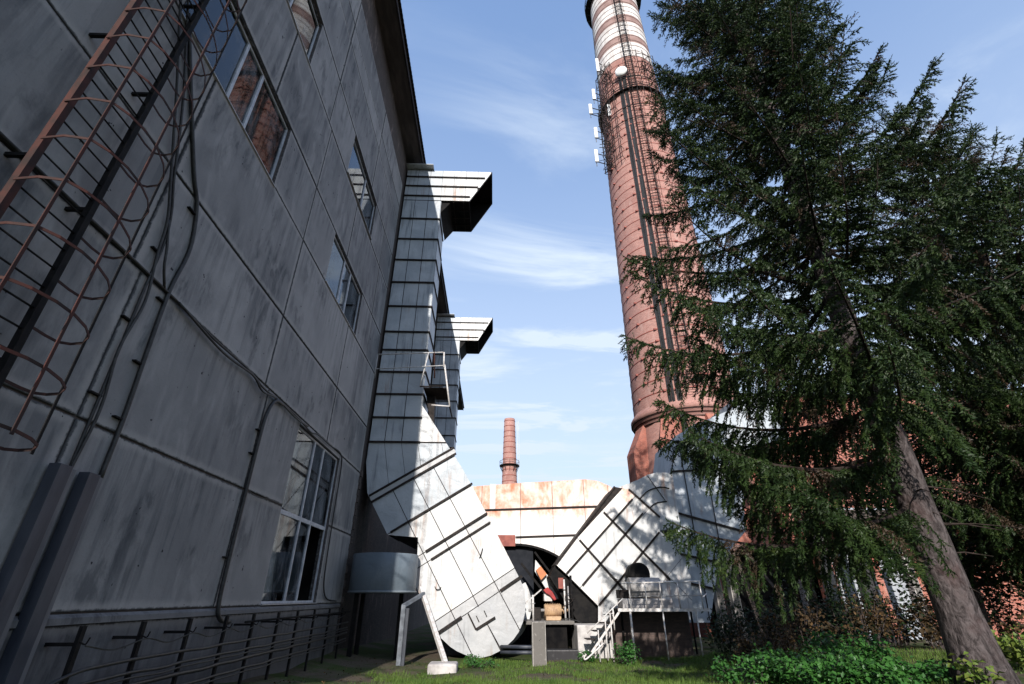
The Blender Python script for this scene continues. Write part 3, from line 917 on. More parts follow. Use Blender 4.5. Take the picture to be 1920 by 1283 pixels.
def make_duct():
    d = thing('flue_duct', (-5.6, 27, -0.9), 'nearer tall white sheet-metal flue duct with a hooded outlet and round foot', 'duct', 'white flue ducts on the wall')
    X0, X1 = -6.96, -4.26
    # bodies behind the sheets
    MB().box(X0 + 0.01, X1 - 0.012, FY + 0.02, 28.3, 8.9, 26.9).build('shaft', 'rib_steel', d)
    horn = [(X0, 26.902), (-4.62, 26.902), (-4.26, 26.90), (-2.25, 26.90), (-0.63, 29.93), (X0, 29.93)]
    hb = MB()
    n = len(horn)
    hv = [(x, FY + 0.02, z) for x, z in horn] + [(x, 29.3, z) for x, z in horn]
    faces = [tuple(range(n)), tuple(reversed(range(n, 2 * n)))]
    for i in range(n):
        if i == 3:
            continue                                 # the open mouth
        faces.append((i, i + n, (i + 1) % n + n, (i + 1) % n))
    hb.add(hv, faces)
    h_ = hb.build('hood', 'black_steel', d)
    rim = MB()
    for y_ in (FY + 0.06, 29.25):
        rim.bar((-2.25, y_, 26.93), (-0.66, y_, 29.9), 0.08, 0.08, (0, 1, 0))
    rim.bar((-2.25, FY + 0.05, 26.93), (-2.25, 29.27, 26.93), 0.07, 0.07).bar((-0.66, FY + 0.05, 29.9), (-0.66, 29.27, 29.9), 0.07, 0.07)
    rim.build('mouth_rim', 'rib_steel', h_)
    MB().prism([(-4.25, 26.89), (-4.25, 25.9), (-3.6, 26.89)], FY + 0.15, 29.2).build('hood_gusset', 'black_steel', d)
    ur = MB()
    for x in (-3.4, -2.7):
        ur.box(x, x + 0.05, FY + 0.1, 29.2, 26.83, 26.9)
    for y in (26.9, 27.7, 28.5):
        ur.box(-3.55, -2.3, y, y + 0.05, 26.82, 26.9)
    ur.build('underside_rib', 'rib_steel', d)
    MB().box(-7.0, -5.0, FY - 0.5, FY + 1.4, 30.02, 30.06).build('flashing', 'white_clean', d)
    # side sheet of the shaft
    ribz = [25.12, 23.29, 21.5, 19.69, 17.85, 16.0, 14.75, 13.3, 11.9, 10.5, 9.1]
    edges = [26.88] + ribz
    cols_ = [X0, -6.12, -5.2, X1]
    for zt, zb in zip(edges[:-1], edges[1:]):
        for a_, b_ in zip(cols_[:-1], cols_[1:]):
            tl = random.uniform(0, 0.006)
            MB().box(a_ + 0.022, b_ - 0.022, FY - 0.012 - tl, FY + 0.025, zb + 0.02, zt - 0.02).build('sheet', 'white_sheet_shaded', d)
        MB().box(X1 - 0.012, X1 + 0.008, FY + 0.03, 28.28, zb + 0.02, zt - 0.02).build('side_sheet', 'white_sheet_shaded', d)
    for z in ribz:
        MB().box(X0, X1 + 0.07, FY - 0.10, FY - 0.014, z - 0.05, z + 0.05).build('rib', 'rib_steel', d)
        if z > 11:
            MB().box(X1 + 0.009, X1 + 0.075, FY - 0.013, 28.3, z - 0.05, z + 0.05).build('rib', 'rib_steel', d)
    # hood front sheets
    hz = [29.91, 29.2, 28.27, 27.3, 26.92]
    hx = [X0, -6.1, -5.2, -4.3, -3.42, -2.55, -1.68, -0.7]
    outline = [(X0, 26.9), (-2.25, 26.9), (-0.63, 29.93), (X0, 29.93)]
    for zt, zb in zip(hz[:-1], hz[1:]):
        for a_, b_ in zip(hx[:-1], hx[1:]):
            p = cell(outline, (1, 0), a_, b_, (0, 1), zb, zt, 0.012)
            if p:
                MB().prism(p, FY - 0.012 - random.uniform(0, 0.005), FY + 0.015).build('hood_sheet', 'white_clean' if a_ > -5 else 'white_sheet_shaded', d)  # sheets left of the shadow edge take the shade-toned white
    for z, xe in ((29.2, -1.15), (28.27, -1.65), (27.3, -2.2)):
        MB().box(X0, xe, FY - 0.10, FY - 0.02, z - 0.05, z + 0.05).build('rib', 'rib_steel', d)
    # lower chute and round foot
    chute = [(X0, 9.08), (X1, 9.08), (X1, 11.26), (-1.77, 7.66), (-0.46, 5.43), (1.27, 2.34), (1.44, 1.95), (1.50, 1.5), (1.49, 1.0), (1.38, 0.58), (1.18, 0.18), (0.93, -0.12), (0.62, -0.37),
             (0.28, -0.58), (-0.10, -0.74), (-0.58, -0.84), (-0.95, -0.81), (-1.30, -0.70), (-1.65, -0.57), (-1.96, -0.40), (-2.51, 0.02), (-3.75, 2.05), (-3.85, 4.25), (-5.38, 4.36), (-6.67, 6.38), (X0, 8.0)]
    MB().prism(chute, FY + 0.02, 29.0).build('chute', 'rib_steel', d)
    ax = Vector((0.52, -0.854)).normalized()          # down the chute
    cx_ = Vector((0.854, 0.52)).normalized()
    A = lambda x, z: x * ax.x + z * ax.y
    C = lambda x, z: x * cx_.x + z * cx_.y
    av = [A(-6.5, 6.27) + 0.0, A(-6.33, 5.96), A(-5.29, 4.44), A(-3.41, 3.59), A(-3.12, 3.23), A(-2.83, 0.54), A(-2.63, 0.09), 9.0]
    bv = [-8.0, C(-5.29, 6.41), C(-4.31, 7.09), C(-3.29, 7.66), 9.0]
    tx, tz = (ax.x, ax.y), (cx_.x, cx_.y)
    # fan-shaped cells between the last shaft rib and the first slanted one
    for a_, b_ in zip([X0, -6.12, -5.2, -4.3, -3.0], [-6.12, -5.2, -4.3, -3.0, -1.0]):
        p = clip_half(chute, tx, av[0] - 0.03)
        p = clip_half(p, (0, 1), 9.05)
        p = clip_half(p, (-1, -0.22), -(a_ + 0.22 * 9.05 + 0.012)) if a_ > X0 else p
        p = clip_half(p, (1, 0.22), b_ + 0.22 * 9.05 - 0.012)
        if len(p) > 2:
            MB().prism(p, FY - 0.012, FY + 0.015).build('chute_sheet', 'white_sheet_shaded', d)
    up = clip_half(clip_half(chute, (0, -1), -9.14), (-1, 0), -X1)
    if len(up) > 2:
        MB().prism([(x + 0.0, z) for x, z in up], FY - 0.010, FY + 0.015).build('chute_sheet', 'white_clean', d)
    for i in range(len(av) - 1):
        for j in range(len(bv) - 1):
            p = cell(chute, tx, av[i], av[i + 1], tz, bv[j], bv[j + 1], 0.02)
            if p is None:
                continue
            m_ = 'white_sheet_shaded' if i < 2 else ('white_clean' if i < 5 else 'grey_sheet')
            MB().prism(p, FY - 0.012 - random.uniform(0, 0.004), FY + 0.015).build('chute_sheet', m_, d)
    W = lambda a, c: (ax.x * a + cx_.x * c, ax.y * a + cx_.y * c)

    def rib(a, c0, c1, w=0.09):
        p0, p1 = W(a, c0), W(a, c1)
        MB().bar((p0[0], FY - 0.065, p0[1]), (p1[0], FY - 0.065, p1[1]), 0.10, w, (ax.x, 0, ax.y)).build('rib', 'rib_steel', d)
    rib(av[0], C(-6.55, 6.25), C(-2.35, 8.83)); rib(av[1], C(-6.4, 5.92), C(-2.15, 8.45), 0.10)
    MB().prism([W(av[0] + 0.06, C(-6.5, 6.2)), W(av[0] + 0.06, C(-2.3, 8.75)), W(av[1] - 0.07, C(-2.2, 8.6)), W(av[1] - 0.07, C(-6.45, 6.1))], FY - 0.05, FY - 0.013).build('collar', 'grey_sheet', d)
    rib(av[2], C(-5.25, 4.5), C(-1.2, 6.85), 0.10)
    rib(av[3], C(-3.41, 3.59), C(-0.4, 5.4), 0.11); rib(av[4], C(-3.12, 3.23), C(-0.25, 4.95))
    rib(av[6], C(-2.63, 0.09), C(-1.5, 0.78), 0.14); rib(av[6], C(0.31, 1.86), C(1.35, 2.5), 0.13)
    # long seams, thin standing strips
    for (a_, b_) in (((-0.34, 0.57), (0.38, -0.52)),):
        MB().bar((a_[0], FY - 0.025, a_[1]), (b_[0], FY - 0.025, b_[1]), 0.03, 0.035, (0, 1, 0)).build('seam', 'rib_steel', d)
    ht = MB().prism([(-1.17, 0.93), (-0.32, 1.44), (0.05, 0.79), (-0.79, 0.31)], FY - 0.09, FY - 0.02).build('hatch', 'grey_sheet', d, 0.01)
    MB().bar((-0.81, FY - 0.07, 0.29), (0.07, FY - 0.07, 0.77), 0.12, 0.09, (ax.x, 0, ax.y)).build('hatch_edge', 'rib_steel', ht)
    MB().bar((-1.19, FY - 0.06, 0.93), (-0.81, FY - 0.06, 0.28), 0.08, 0.04, (0, 1, 0)).build('hatch_edge', 'rib_steel', ht)
    for q in (0.3, 0.72):
        MB().bar((-1.17 + 0.85 * q + 0.1, FY - 0.11, 0.93 + 0.51 * q - 0.25), (-1.17 + 0.85 * q + 0.24, FY - 0.11, 0.93 + 0.51 * q - 0.5), 0.04, 0.04).build('hatch_strap', 'rib_steel', ht)
    MB().tube(sm([(-2.85, FY - 0.02, 2.05), (-2.75, FY - 0.10, 1.93), (-2.6, FY - 0.10, 1.95), (-2.55, FY - 0.02, 2.02)]), 0.02, 6).build('lug', 'rib_steel', d)
    MB().tube(sm([(-0.75, FY - 0.02, 3.3), (-0.7, FY - 0.12, 3.4), (-0.6, FY - 0.10, 3.75)]), 0.02, 6).build('lug', 'rib_steel', d)
    # second ring of the foot, seen past the round edge
    rb = MB()
    cc = (-0.55, 1.25)
    ring = [(cc[0] + 2.55 * math.cos(a), cc[1] + 2.2 * math.sin(a)) for a in np.linspace(-PI * 0.62, PI * 0.16, 22)]
    rb.prism(ring + [(cc[0], cc[1])], 29.02, 31.2)
    rb.build('foot_casing', 'white_clean', d)
    return d


duct = make_duct()
# access platform on the shaft
ap = thing('access_platform', (-4.0, 25.6, 10.9), 'small rusty steel access platform with railing halfway up the flue duct', 'platform')
pm = MB()
pm.tube([(-7.0, 25.3, 14.1), (-3.2, 25.3, 14.3)], 0.04, 6)
pm.build('rail', 'white_steel', ap)
MB().tube([(-7.0, 25.3, 13.17), (-3.1, 25.3, 13.45)], 0.03, 6).build('rail', 'white_steel', ap)
for (p, q, rr2, mm) in (((-3.15, 25.3, 14.3), (-3.1, 25.25, 13.3), 0.045, 'white_steel'), ((-3.07, 25.3, 13.5), (-2.62, 25.3, 10.95), 0.05, 'white_steel'), ((-3.72, 25.3, 14.3), (-3.6, 25.4, 12.7), 0.045, 'red_steel'),
                         ((-4.05, 25.3, 14.28), (-4.4, 25.5, 12.2), 0.035, 'white_steel'), ((-2.62, 25.3, 10.95), (-3.64, 25.3, 11.02), 0.045, 'white_steel'), ((-4.4, 25.5, 12.2), (-3.1, 25.4, 12.2), 0.04, 'rib_steel'),
                         ((-6.99, 25.3, 14.1), (-6.99, 25.3, 12.6), 0.035, 'grey_steel'), ((-2.64, 25.35, 11.0), (-2.64, 27.2, 11.0), 0.04, 'rib_steel'), ((-3.1, 25.35, 13.4), (-3.1, 27.2, 13.4), 0.03, 'grey_steel')):
    MB().tube([p, q], rr2, 6).build('stanchion', mm, ap)
MB().box(-4.2, -2.9, 25.5, 27.4, 12.12, 12.16).build('deck', 'rib_steel', ap)
MB().prism([(-4.18, 12.1), (-3.65, 12.1), (-3.62, 10.2), (-3.75, 10.2)], 26.6, 27.3).build('bracket', 'rib_steel', ap)

d2 = copy_tree(duct)
d2.location.y += 21.4
d2['label'] = 'farther white flue duct with hooded outlet, seen behind the nearer one'

# ------------------------------------------------------------------ tank, post, strut, block
tk = thing('round_tank', (-5.25, 25.0, -0.6), 'pale blue round steel tank between the wall and the duct foot', 'tank')
tb = MB()
tb.lathe((-5.2, 25.4, 0), [(0.0, 1.76), (1.50, 1.76), (1.52, 1.78), (1.52, 3.38), (1.50, 3.40), (0.0, 3.48)], 48)
tb.build('shell', 'tank_paint', tk)
MB().lathe((-5.2, 25.4, 0), [(1.522, 1.78), (1.56, 1.78), (1.56, 1.86), (1.522, 1.86)], 48).build('rim', 'tank_paint', tk)
for (x, y) in ((-6.2, 24.8), (-4.4, 26.0), (-6.2, 26.0)):
    MB().box(x - 0.09, x + 0.09, y - 0.09, y + 0.09, -1.1, 1.755).build('leg', 'black_steel', tk)
pt_ = thing('steel_post', (-3.8, 23.8, gz(-3.8, 23.8)), 'white painted steel post with an angled bracket beside the duct foot', 'post')
MB().box(-3.98, -3.80, 23.75, 23.90, gz(-3.8, 23.8) - 0.1, 1.30).build('upright', 'post_shaded', pt_)
MB().box(-3.79, -3.66, 23.80, 23.98, gz(-3.8, 23.8) - 0.1, 1.18).build('upright', 'cover_steel', pt_)
MB().bar((-3.92, 23.82, 1.26), (-3.2, 24.9, 1.75), 0.14, 0.14).build('bracket', 'post_shaded', pt_)
bk = MB().box(-2.45, -1.35, 21.6, 22.5, gz(-1.9, 22) - 0.3, -0.60)
bk = bk.build('concrete_block', 'plaster', None, 0.08)
tag(bk, 'rough concrete footing block in the grass under the slanted strut', 'block')
st = MB().bar((-1.82, 22.05, -0.62), (-3.42, 25.3, 1.98), 0.16, 0.16).build('slanted_strut', 'white_steel')
tag(st, 'rusty white steel strut leaning from a footing block to the duct', 'strut')

# ------------------------------------------------------------------ rusty cross duct
RY = 31.0
rd = thing('rusty_duct', (3, 32, -0.9), 'broad rust-stained white duct bending over a dark arch', 'duct')
ac = (1.2, -0.9)
inner = [(ac[0] + 5.22 * math.cos(a), ac[1] + 5.22 * math.sin(a)) for a in np.linspace(PI / 2, 0.12, 20)]
outer = [(7.95, 0.0), (8.3, 3.0), (8.35, 5.0), (8.15, 6.6), (7.75, 7.35), (7.2, 7.85), (6.5, 8.15), (5.7, 8.24), (2.0, 8.02), (-1.9, 7.72)]
rp = inner + outer + [(-1.9, 4.25)]
MB().prism(rp, RY + 0.02, 37.6).build('casing', 'black_steel', rd)
rx = [-1.9, -0.85, 1.55, 3.55, 5.55, 7.1, 9.5]
rzs = [-2, 4.75, 6.38, 9.5]
ta, tb2 = (1.0, 0.03), (-0.03, 1.0)
for i in range(len(rx) - 1):
    for j in range(len(rzs) - 1):
        p = cell(rp, (1, 0), rx[i], rx[i + 1], (-0.035, 1), rzs[j], rzs[j + 1], 0.014)
        if p:
            MB().prism(p, RY - 0.012 - random.uniform(0, 0.008), RY + 0.015).build('sheet', 'rusty_sheet', rd)
for (a_, b_, s_) in (((-1.9, 6.29), (6.6, 6.60), 1), ((1.25, 4.79), (7.0, 5.0), 1)):
    MB().bar((a_[0], RY - 0.06, a_[1]), (b_[0], RY - 0.06, b_[1]), 0.09, 0.09).build('rib', 'rib_steel', rd)
MB().box(-0.35, 0.0, RY - 0.08, RY - 0.02, 6.4, 7.9).build('strap', 'white_clean', rd)
MB().prism([(-0.4, 4.9), (1.22, 4.9), (1.22, 4.28), (0.1, 4.28)], RY - 0.12, RY - 0.022).build('patch_plate', 'lead_red', rd)
ar = MB()
ia = [(ac[0] + 5.22 * math.cos(a), ac[1] + 5.22 * math.sin(a)) for a in np.linspace(PI / 2, 0.12, 24)]
oa = [(ac[0] + 5.34 * math.cos(a), ac[1] + 5.34 * math.sin(a)) for a in np.linspace(0.12, PI / 2, 24)]
ar.prism(ia + oa, RY - 0.10, RY - 0.02)
ar.build('arch_flange', 'black_steel', rd)
# ------------------------------------------------------------------ ribbed diagonal duct
GY = 28.0
gd = thing('ribbed_duct', (6, 29, -0.9), 'white diagonal duct box with a grid of dark ribs beside the stairs', 'duct')
ol = [(6.80, 7.20), (7.60, 7.06), (9.19, 5.54), (9.10, 4.84), (9.9, 4.0), (10.4, 2.6), (10.2, 0.6), (5.58, 0.50), (5.30, 0.50), (5.36, 1.21), (3.77, 2.71), (3.26, 3.14)]
MB().prism(ol, GY + 0.02, 30.6).build('casing', 'rib_steel', gd)
MB().prism([(5.36, 1.19), (3.28, 3.12), (2.95, 2.55), (4.35, 0.45), (5.28, 0.45)], GY + 0.35, 30.4).build('underside', 'black_steel', gd)
dl = Vector((0.722, 0.692)).normalized(); dc = Vector((0.692, -0.722)).normalized()
L_ = lambda x, z: x * dl.x + z * dl.y
K_ = lambda x, z: x * dc.x + z * dc.y
kv = [K_(3.26, 3.14) - 0.1, K_(3.81, 2.71) + 0.0, K_(4.61, 2.15), K_(5.4, 1.24), K_(6.9, 0.4), 9]
lv = [-3, L_(5.15, 3.75), L_(6.65, 5.25), 14]
for i in range(len(lv) - 1):
    for j in range(len(kv) - 1):
        p = cell(ol, (dl.x, dl.y), lv[i], lv[i + 1], (dc.x, dc.y), kv[j], kv[j + 1], 0.012)
        if p:
            MB().prism(p, GY - 0.012 - random.uniform(0, 0.006), GY + 0.015).build('sheet', 'rusty_sheet' if j == 0 else 'white_clean', gd)


def grib(a, b, w=0.10, m='rib_steel'):
    MB().bar((a[0], GY - 0.06, a[1]), (b[0], GY - 0.06, b[1]), 0.09, w, (0, 1, 0)).build('rib', m, gd)


grib((6.80, 7.20), (3.28, 3.16), 0.08)
grib((7.75, 6.51), (3.81, 2.71)); grib((8.24, 5.75), (4.61, 2.15)); grib((9.03, 4.75), (5.40, 1.24))
grib((6.05, 5.8), (9.28, 2.41)); grib((4.6, 4.35), (6.93, 1.75)); grib((7.6, 7.06), (9.19, 5.54), 0.06)
# round-cornered top piece
tp = MB()
fan = [(7.05, 7.2), (7.75, 7.45), (8.42, 7.72), (8.9, 7.95), (9.41, 8.08), (9.9, 8.1), (10.4, 8.05), (10.4, 5.0), (9.2, 4.9), (9.25, 5.58)]
MB().prism(fan, GY + 0.32, 30.5).build('bend', 'white_clean', gd)
for pts in ([(8.25, 6.55), (8.6, 6.88), (8.91, 7.08), (9.3, 7.2), (9.68, 7.26), (10.08, 7.18)], [(8.75, 6.05), (9.0, 6.25), (9.27, 6.38), (9.83, 6.46)]):
    MB().tube(sm([(x, GY + 0.29, z) for x, z in pts], 4), 0.035, 6).build('seam', 'rib_steel', gd)
MB().bar((8.9, GY + 0.30, 7.9), (9.75, GY + 0.30, 6.5), 0.03, 0.03).build('seam', 'rib_steel', gd)
MB().tube(sm([(6.1, GY - 0.1, 2.6), (6.6, GY - 0.25, 2.35), (7.0, GY - 0.25, 2.45), (7.3, GY - 0.1, 2.8)]), 0.018, 5).build('hanging_wire', 'cable', gd)
MB().box(3.35, 3.62, GY - 0.06, GY - 0.02, 2.0, 2.5).build('tag_plate', 'lead_red', gd)

# ------------------------------------------------------------------ riser to the chimney
rs = thing('riser_duct', (12, 30, -0.9), 'large white riser duct behind the spruce branches, leading to the chimney', 'duct')
rv = [(10.1, 5.0), (10.7, 8.2), (11.3, 10.6), (13.0, 11.6), (14.6, 11.2), (15.2, 8.6), (14.6, 5.0), (12.6, 3.2), (11.6, 0.4), (9.6, 0.4), (9.8, 3.0)]
MB().prism(rv, 29.4, 33.5).build('casing', 'white_sheet_shaded', rs)
for (a_, b_) in (((10.3, 6.1), (14.4, 5.0)), ((10.75, 8.4), (15.1, 8.7)), ((9.9, 3.9), (12.8, 3.3)), ((11.3, 10.3), (14.9, 10.0)), ((9.75, 2.5), (12.2, 2.0))):
    MB().bar((a_[0], 29.34, a_[1]), (b_[0], 29.34, b_[1]), 0.10, 0.10).build('rib', 'rib_steel', rs)
for (a_, b_) in (((11.5, 10.4), (11.6, 0.5)), ((13.0, 11.3), (12.9, 3.6))):
    MB().bar((a_[0], 29.37, a_[1]), (b_[0], 29.37, b_[1]), 0.04, 0.04).build('seam', 'rib_steel', rs)
MB().prism([(12.6, 9.0), (19.5, 11.0), (19.5, 14.4), (12.8, 11.6)], 30.6, 33.0).build('branch_duct', 'white_sheet_shaded', rs)
MB().box(17.0, 19.2, 30.8, 42.5, 11.2, 14.2).build('inlet_duct', 'white_sheet_shaded', rs)
MB().tube(sm([(9.55, 29.2, 4.05), (9.55, 29.0, 4.5), (9.8, 29.0, 4.7), (10.05, 29.0, 4.5), (10.05, 29.1, 3.95)]), 0.045, 6).build('bend_pipe', 'rib_steel', rs)
MB().box(9.93, 10.17, 29.0, 29.25, 3.75, 3.95).build('valve', 'rib_steel', rs)

# ------------------------------------------------------------------ fan unit in the arch
fu = thing('fan_unit', (2.4, 28, -0.9), 'clutter of fan motor, coupling and red guard under the arch', 'fan')
MB().box(1.55, 3.95, 27.0, 29.6, 0.42, 0.58).build('bed_plate', 'concrete_light', fu, 0.02)
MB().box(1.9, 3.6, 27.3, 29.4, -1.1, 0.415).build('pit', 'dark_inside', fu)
mt = MB()
mt.tube([(2.55, 27.7, 1.02), (3.4, 27.7, 1.02)], 0.27, 20)
for q in range(9):
    mt.tube([(2.62 + 0.085 * q, 27.7, 1.02), (2.645 + 0.085 * q, 27.7, 1.02)], 0.31, 20)
mt.tube([(3.4, 27.7, 1.02), (3.75, 27.7, 1.02)], 0.06, 10)
mt.tube([(3.5, 27.7, 1.02), (3.62, 27.7, 1.02)], 0.16, 14)
mt.build('motor', 'fan_beige', fu)
MB().box(2.6, 3.35, 27.3, 28.6, 0.585, 0.76).build('motor_foot', 'fan_beige', fu, 0.02)
MB().box(2.55, 2.95, 27.5, 28.1, 1.42, 1.75).build('terminal_box', 'white_steel', fu, 0.02)
MB().prism([(2.5, 1.92), (2.72, 2.05), (2.95, 1.85), (3.15, 1.5), (3.03, 1.46), (2.82, 1.68), (2.62, 1.78)], 27.3, 27.6).build('guard', 'fan_red', fu, 0.02)
MB().bar((2.4, 27.4, 1.95), (0.75, 26.6, 0.75), 0.05, 0.05).build('lever', 'white_steel', fu)
for (x, y, r, z0, z1, m_) in ((3.55, 27.2, 0.045, 0.58, 2.4, 'white_steel'), (3.75, 27.3, 0.03, 0.58, 2.1, 'grey_steel'), (1.95, 27.2, 0.05, 0.58, 1.7, 'white_steel'), (3.95, 27.6, 0.06, 0.2, 2.6, 'black_steel')):
    MB().tube([(x, y, z0), (x, y, z1)], r, 8).build('pipe', m_, fu)
for (x, z, m_) in ((3.55, 1.2, 'rib_steel'), (3.55, 1.9, 'rib_steel'), (1.95, 1.3, 'grey_steel'), (3.95, 1.5, 'rib_steel')):
    MB().tube([(x, 27.25, z), (x, 27.25, z + 0.05)], 0.11, 12).build('flange', m_, fu)
hw = [(3.75 + 0.2 * math.cos(q), 27.12, 1.55 + 0.2 * math.sin(q)) for q in np.linspace(0, 2 * PI, 19)]
MB().tube(hw, 0.018, 6).build('handwheel', 'rib_steel', fu)
MB().tube([(3.75, 27.12, 1.55), (3.75, 27.6, 1.55)], 0.03, 6).build('valve_stem', 'grey_steel', fu)
MB().tube(sm([(3.3, 27.2, 0.62), (3.6, 27.0, 0.68), (4.0, 27.1, 0.6), (4.3, 26.9, 0.48)]), 0.02, 6).build('hose', 'cable', fu)
MB().box(2.0, 2.35, 27.3, 27.9, 0.585, 1.15).build('bearing_block', 'rib_steel', fu, 0.03)
MB().tube([(1.75, 27.6, 1.02), (2.6, 27.6, 1.02)], 0.07, 10).build('shaft', 'grey_steel', fu)
MB().prism([(2.35, 3.5), (3.45, 2.2), (3.6, 1.5), (3.2, 1.6), (2.3, 2.9)], 30.2, 30.5).build('guard_plate', 'white_clean', fu)
MB().prism([(2.35, 2.95), (2.62, 3.15), (2.95, 2.75), (2.62, 2.45)], 29.9, 30.15).build('cover_plate', 'orange_rust', fu)
MB().bar((2.3, 30.0, 3.9), (3.9, 30.0, 1.9), 0.1, 0.1).build('frame_bar', 'black_steel', fu)
MB().bar((1.5, 29.8, 3.3), (3.3, 29.8, 1.2), 0.12, 0.12).build('frame_bar', 'black_steel', fu)
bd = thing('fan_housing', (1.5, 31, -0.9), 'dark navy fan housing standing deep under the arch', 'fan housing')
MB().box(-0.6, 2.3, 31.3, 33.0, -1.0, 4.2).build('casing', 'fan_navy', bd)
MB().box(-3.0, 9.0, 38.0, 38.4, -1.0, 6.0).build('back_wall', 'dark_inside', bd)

# plinths, pillar, pipes
pl_ = MB().box(4.0, 5.7, 26.6, 28.6, -1.2, 0.42).build('concrete_plinth', 'plaster', None, 0.05)
tag(pl_, 'cracked whitewashed plinth with black scribbles at the stair foot', 'plinth')
# scribbled black letters on the plinth face (illegible in the photograph)
sc = MB()
for pts in ([(5.0, 0.0), (5.0, -0.32)], [(5.0, 0.0), (5.15, -0.02), (5.14, -0.14), (5.0, -0.16)], [(5.22, -0.05), (5.2, -0.3), (5.34, -0.05), (5.34, -0.3)], [(5.42, -0.04), (5.4, -0.3), (5.52, -0.28)], [(5.42, -0.16), (5.54, -0.14)]):
    sc.tube([(x, 26.585, z) for x, z in pts], 0.022, 5)
sc.build('scribble', 'black_steel', pl_)
cp_ = MB().box(1.65, 2.22, 23.7, 24.25, gz(1.9, 24) - 0.2, 0.68)
cp_.add([], [])
cp_ = cp_.build('concrete_pillar', 'concrete_light', None, 0.03)
tag(cp_, 'short upright concrete pillar standing alone in the grass', 'pillar')
for i, z in enumerate((-0.34, -0.54)):
    o = MB().tube([(0.35, 25.9 - 0.2 * i, z - 0.06), (1.75, 24.9, z)], 0.075, 12).build('steel_pipe', 'cover_steel')
    tag(o, ('upper' if i == 0 else 'lower') + ' of two grey pipes lying under the round duct foot', 'pipe', 'pipes under the duct foot')
sw = MB().box(2.3, 3.95, 26.0, 26.8, -1.3, -0.55).build('concrete_kerb', 'concrete_plinth', None, 0.04)
tag(sw, 'low dark concrete kerb in front of the fan pit', 'kerb')

# ------------------------------------------------------------------ service platform with stair
sp_ = thing('service_platform', (7.8, 25, -0.9), 'steel service platform with white railing and a short stair', 'platform')
PZ = 1.12
MB().box(5.7, 9.9, 25.0, 26.9, PZ - 0.08, PZ).build('deck', 'black_steel', sp_)
MB().box(5.68, 9.92, 24.95, 24.995, PZ - 0.10, PZ + 0.03).build('deck_edge', 'white_steel', sp_)
for x in (6.25, 7.75, 9.3):
    MB().tube([(x, 25.02, gz(x, 25) - 0.1), (x, 25.02, PZ - 0.08)], 0.05 if x < 7 else 0.035, 8).build('leg', 'white_steel', sp_)
for x in (6.25, 9.7):
    MB().tube([(x, 26.8, gz(x, 26.8) - 0.1), (x, 26.8, PZ - 0.08)], 0.05, 8).build('leg', 'black_steel', sp_)
MB().tube(sm([(6.3, 24.97, PZ), (6.3, 24.97, 2.1), (6.38, 24.97, 2.18), (9.7, 24.97, 2.27)], 5), 0.03, 7).build('handrail', 'white_steel', sp_)
for x in (7.05, 7.75, 8.6, 9.65):
    MB().tube([(x, 24.97, PZ), (x, 24.97, 2.2 + 0.02 * (x - 7))], 0.028, 7).build('baluster', 'white_steel', sp_)
MB().tube([(6.25, 24.97, 1.62), (9.7, 24.97, 1.68)], 0.02, 6).build('mid_rail', 'grey_steel', sp_)
MB().tube([(9.7, 24.97, 2.27), (10.1, 25.6, 2.75)], 0.028, 6).build('handrail', 'grey_steel', sp_)
MB().tube([(9.7, 24.97, 1.6), (10.15, 25.6, 1.75)], 0.028, 6).build('handrail', 'white_steel', sp_)
for i in range(4):
    z, x = PZ - 0.32 * (i + 1) + 0.1, 5.55 - 0.33 * i
    MB().box(x - 0.36, x + 0.05, 25.05, 26.0, z - 0.03, z).build('tread', 'rib_steel', sp_)
MB().bar((5.75, 25.03, PZ - 0.1), (4.35, 25.03, -0.55), 0.04, 0.09).build('stringer', 'white_steel', sp_)
MB().bar((5.75, 26.03, PZ - 0.1), (4.35, 26.03, -0.55), 0.04, 0.09).build('stringer', 'white_steel', sp_)
MB().tube([(5.95, 24.97, 1.55), (4.2, 24.97, 0.18)], 0.025, 6).build('stair_rail', 'white_steel', sp_)
for (x, z0, z1) in ((5.45, 0.3, 1.16), (5.05, -0.85, 0.8), (4.7, -0.9, 0.3), (5.3, -0.9, 0.98)):
    MB().tube([(x, 24.98, z0), (x, 24.98, z1)], 0.03, 6).build('stanchion', 'white_steel', sp_)
MB().tube(sm([(4.1, 24.95, -0.62), (4.0, 24.95, -0.7), (4.1, 24.95, -0.78), (4.9, 24.95, -0.2)]), 0.035, 6).build('handrail', 'white_steel', sp_)
mo = thing('pump_motor', (7.4, 26.2, PZ), 'sooty black electric motor on a concrete bed behind the railing', 'motor')
MB().box(6.1, 8.5, 25.7, 26.8, PZ + 0.002, PZ + 0.42).build('bed', 'plaster', mo, 0.03)
mm_ = MB()
mm_.tube([(6.6, 26.2, 2.0), (8.1, 26.2, 2.0)], 0.46, 24)
mm_.build('drum', 'grey_steel', mo)
MB().tube([(7.35, 26.7, 2.65), (7.35, 27.6, 2.65)], 0.52, 24).build('inlet', 'black_steel', mo)
MB().box(6.0, 6.5, 25.8, 26.5, PZ + 0.43, PZ + 0.8).build('coupling', 'rib_steel', mo, 0.02)
bs = MB().box(5.9, 9.6, 26.95, 27.95, -1.3, 1.0).build('brick_pier', 'brick_grey')
tag(bs, 'dark brick pier under the service platform', 'pier')

# ------------------------------------------------------------------ brick chimney
CH = (18.75, 45.0)
chm = thing('brick_chimney', (CH[0], CH[1], -0.9), 'huge tapering brick chimney with white bands and antennas', 'chimney')


def crad(z):
    return 4.98 - (z - 17.5) * (4.98 - 3.92) / (83.0 - 17.5)


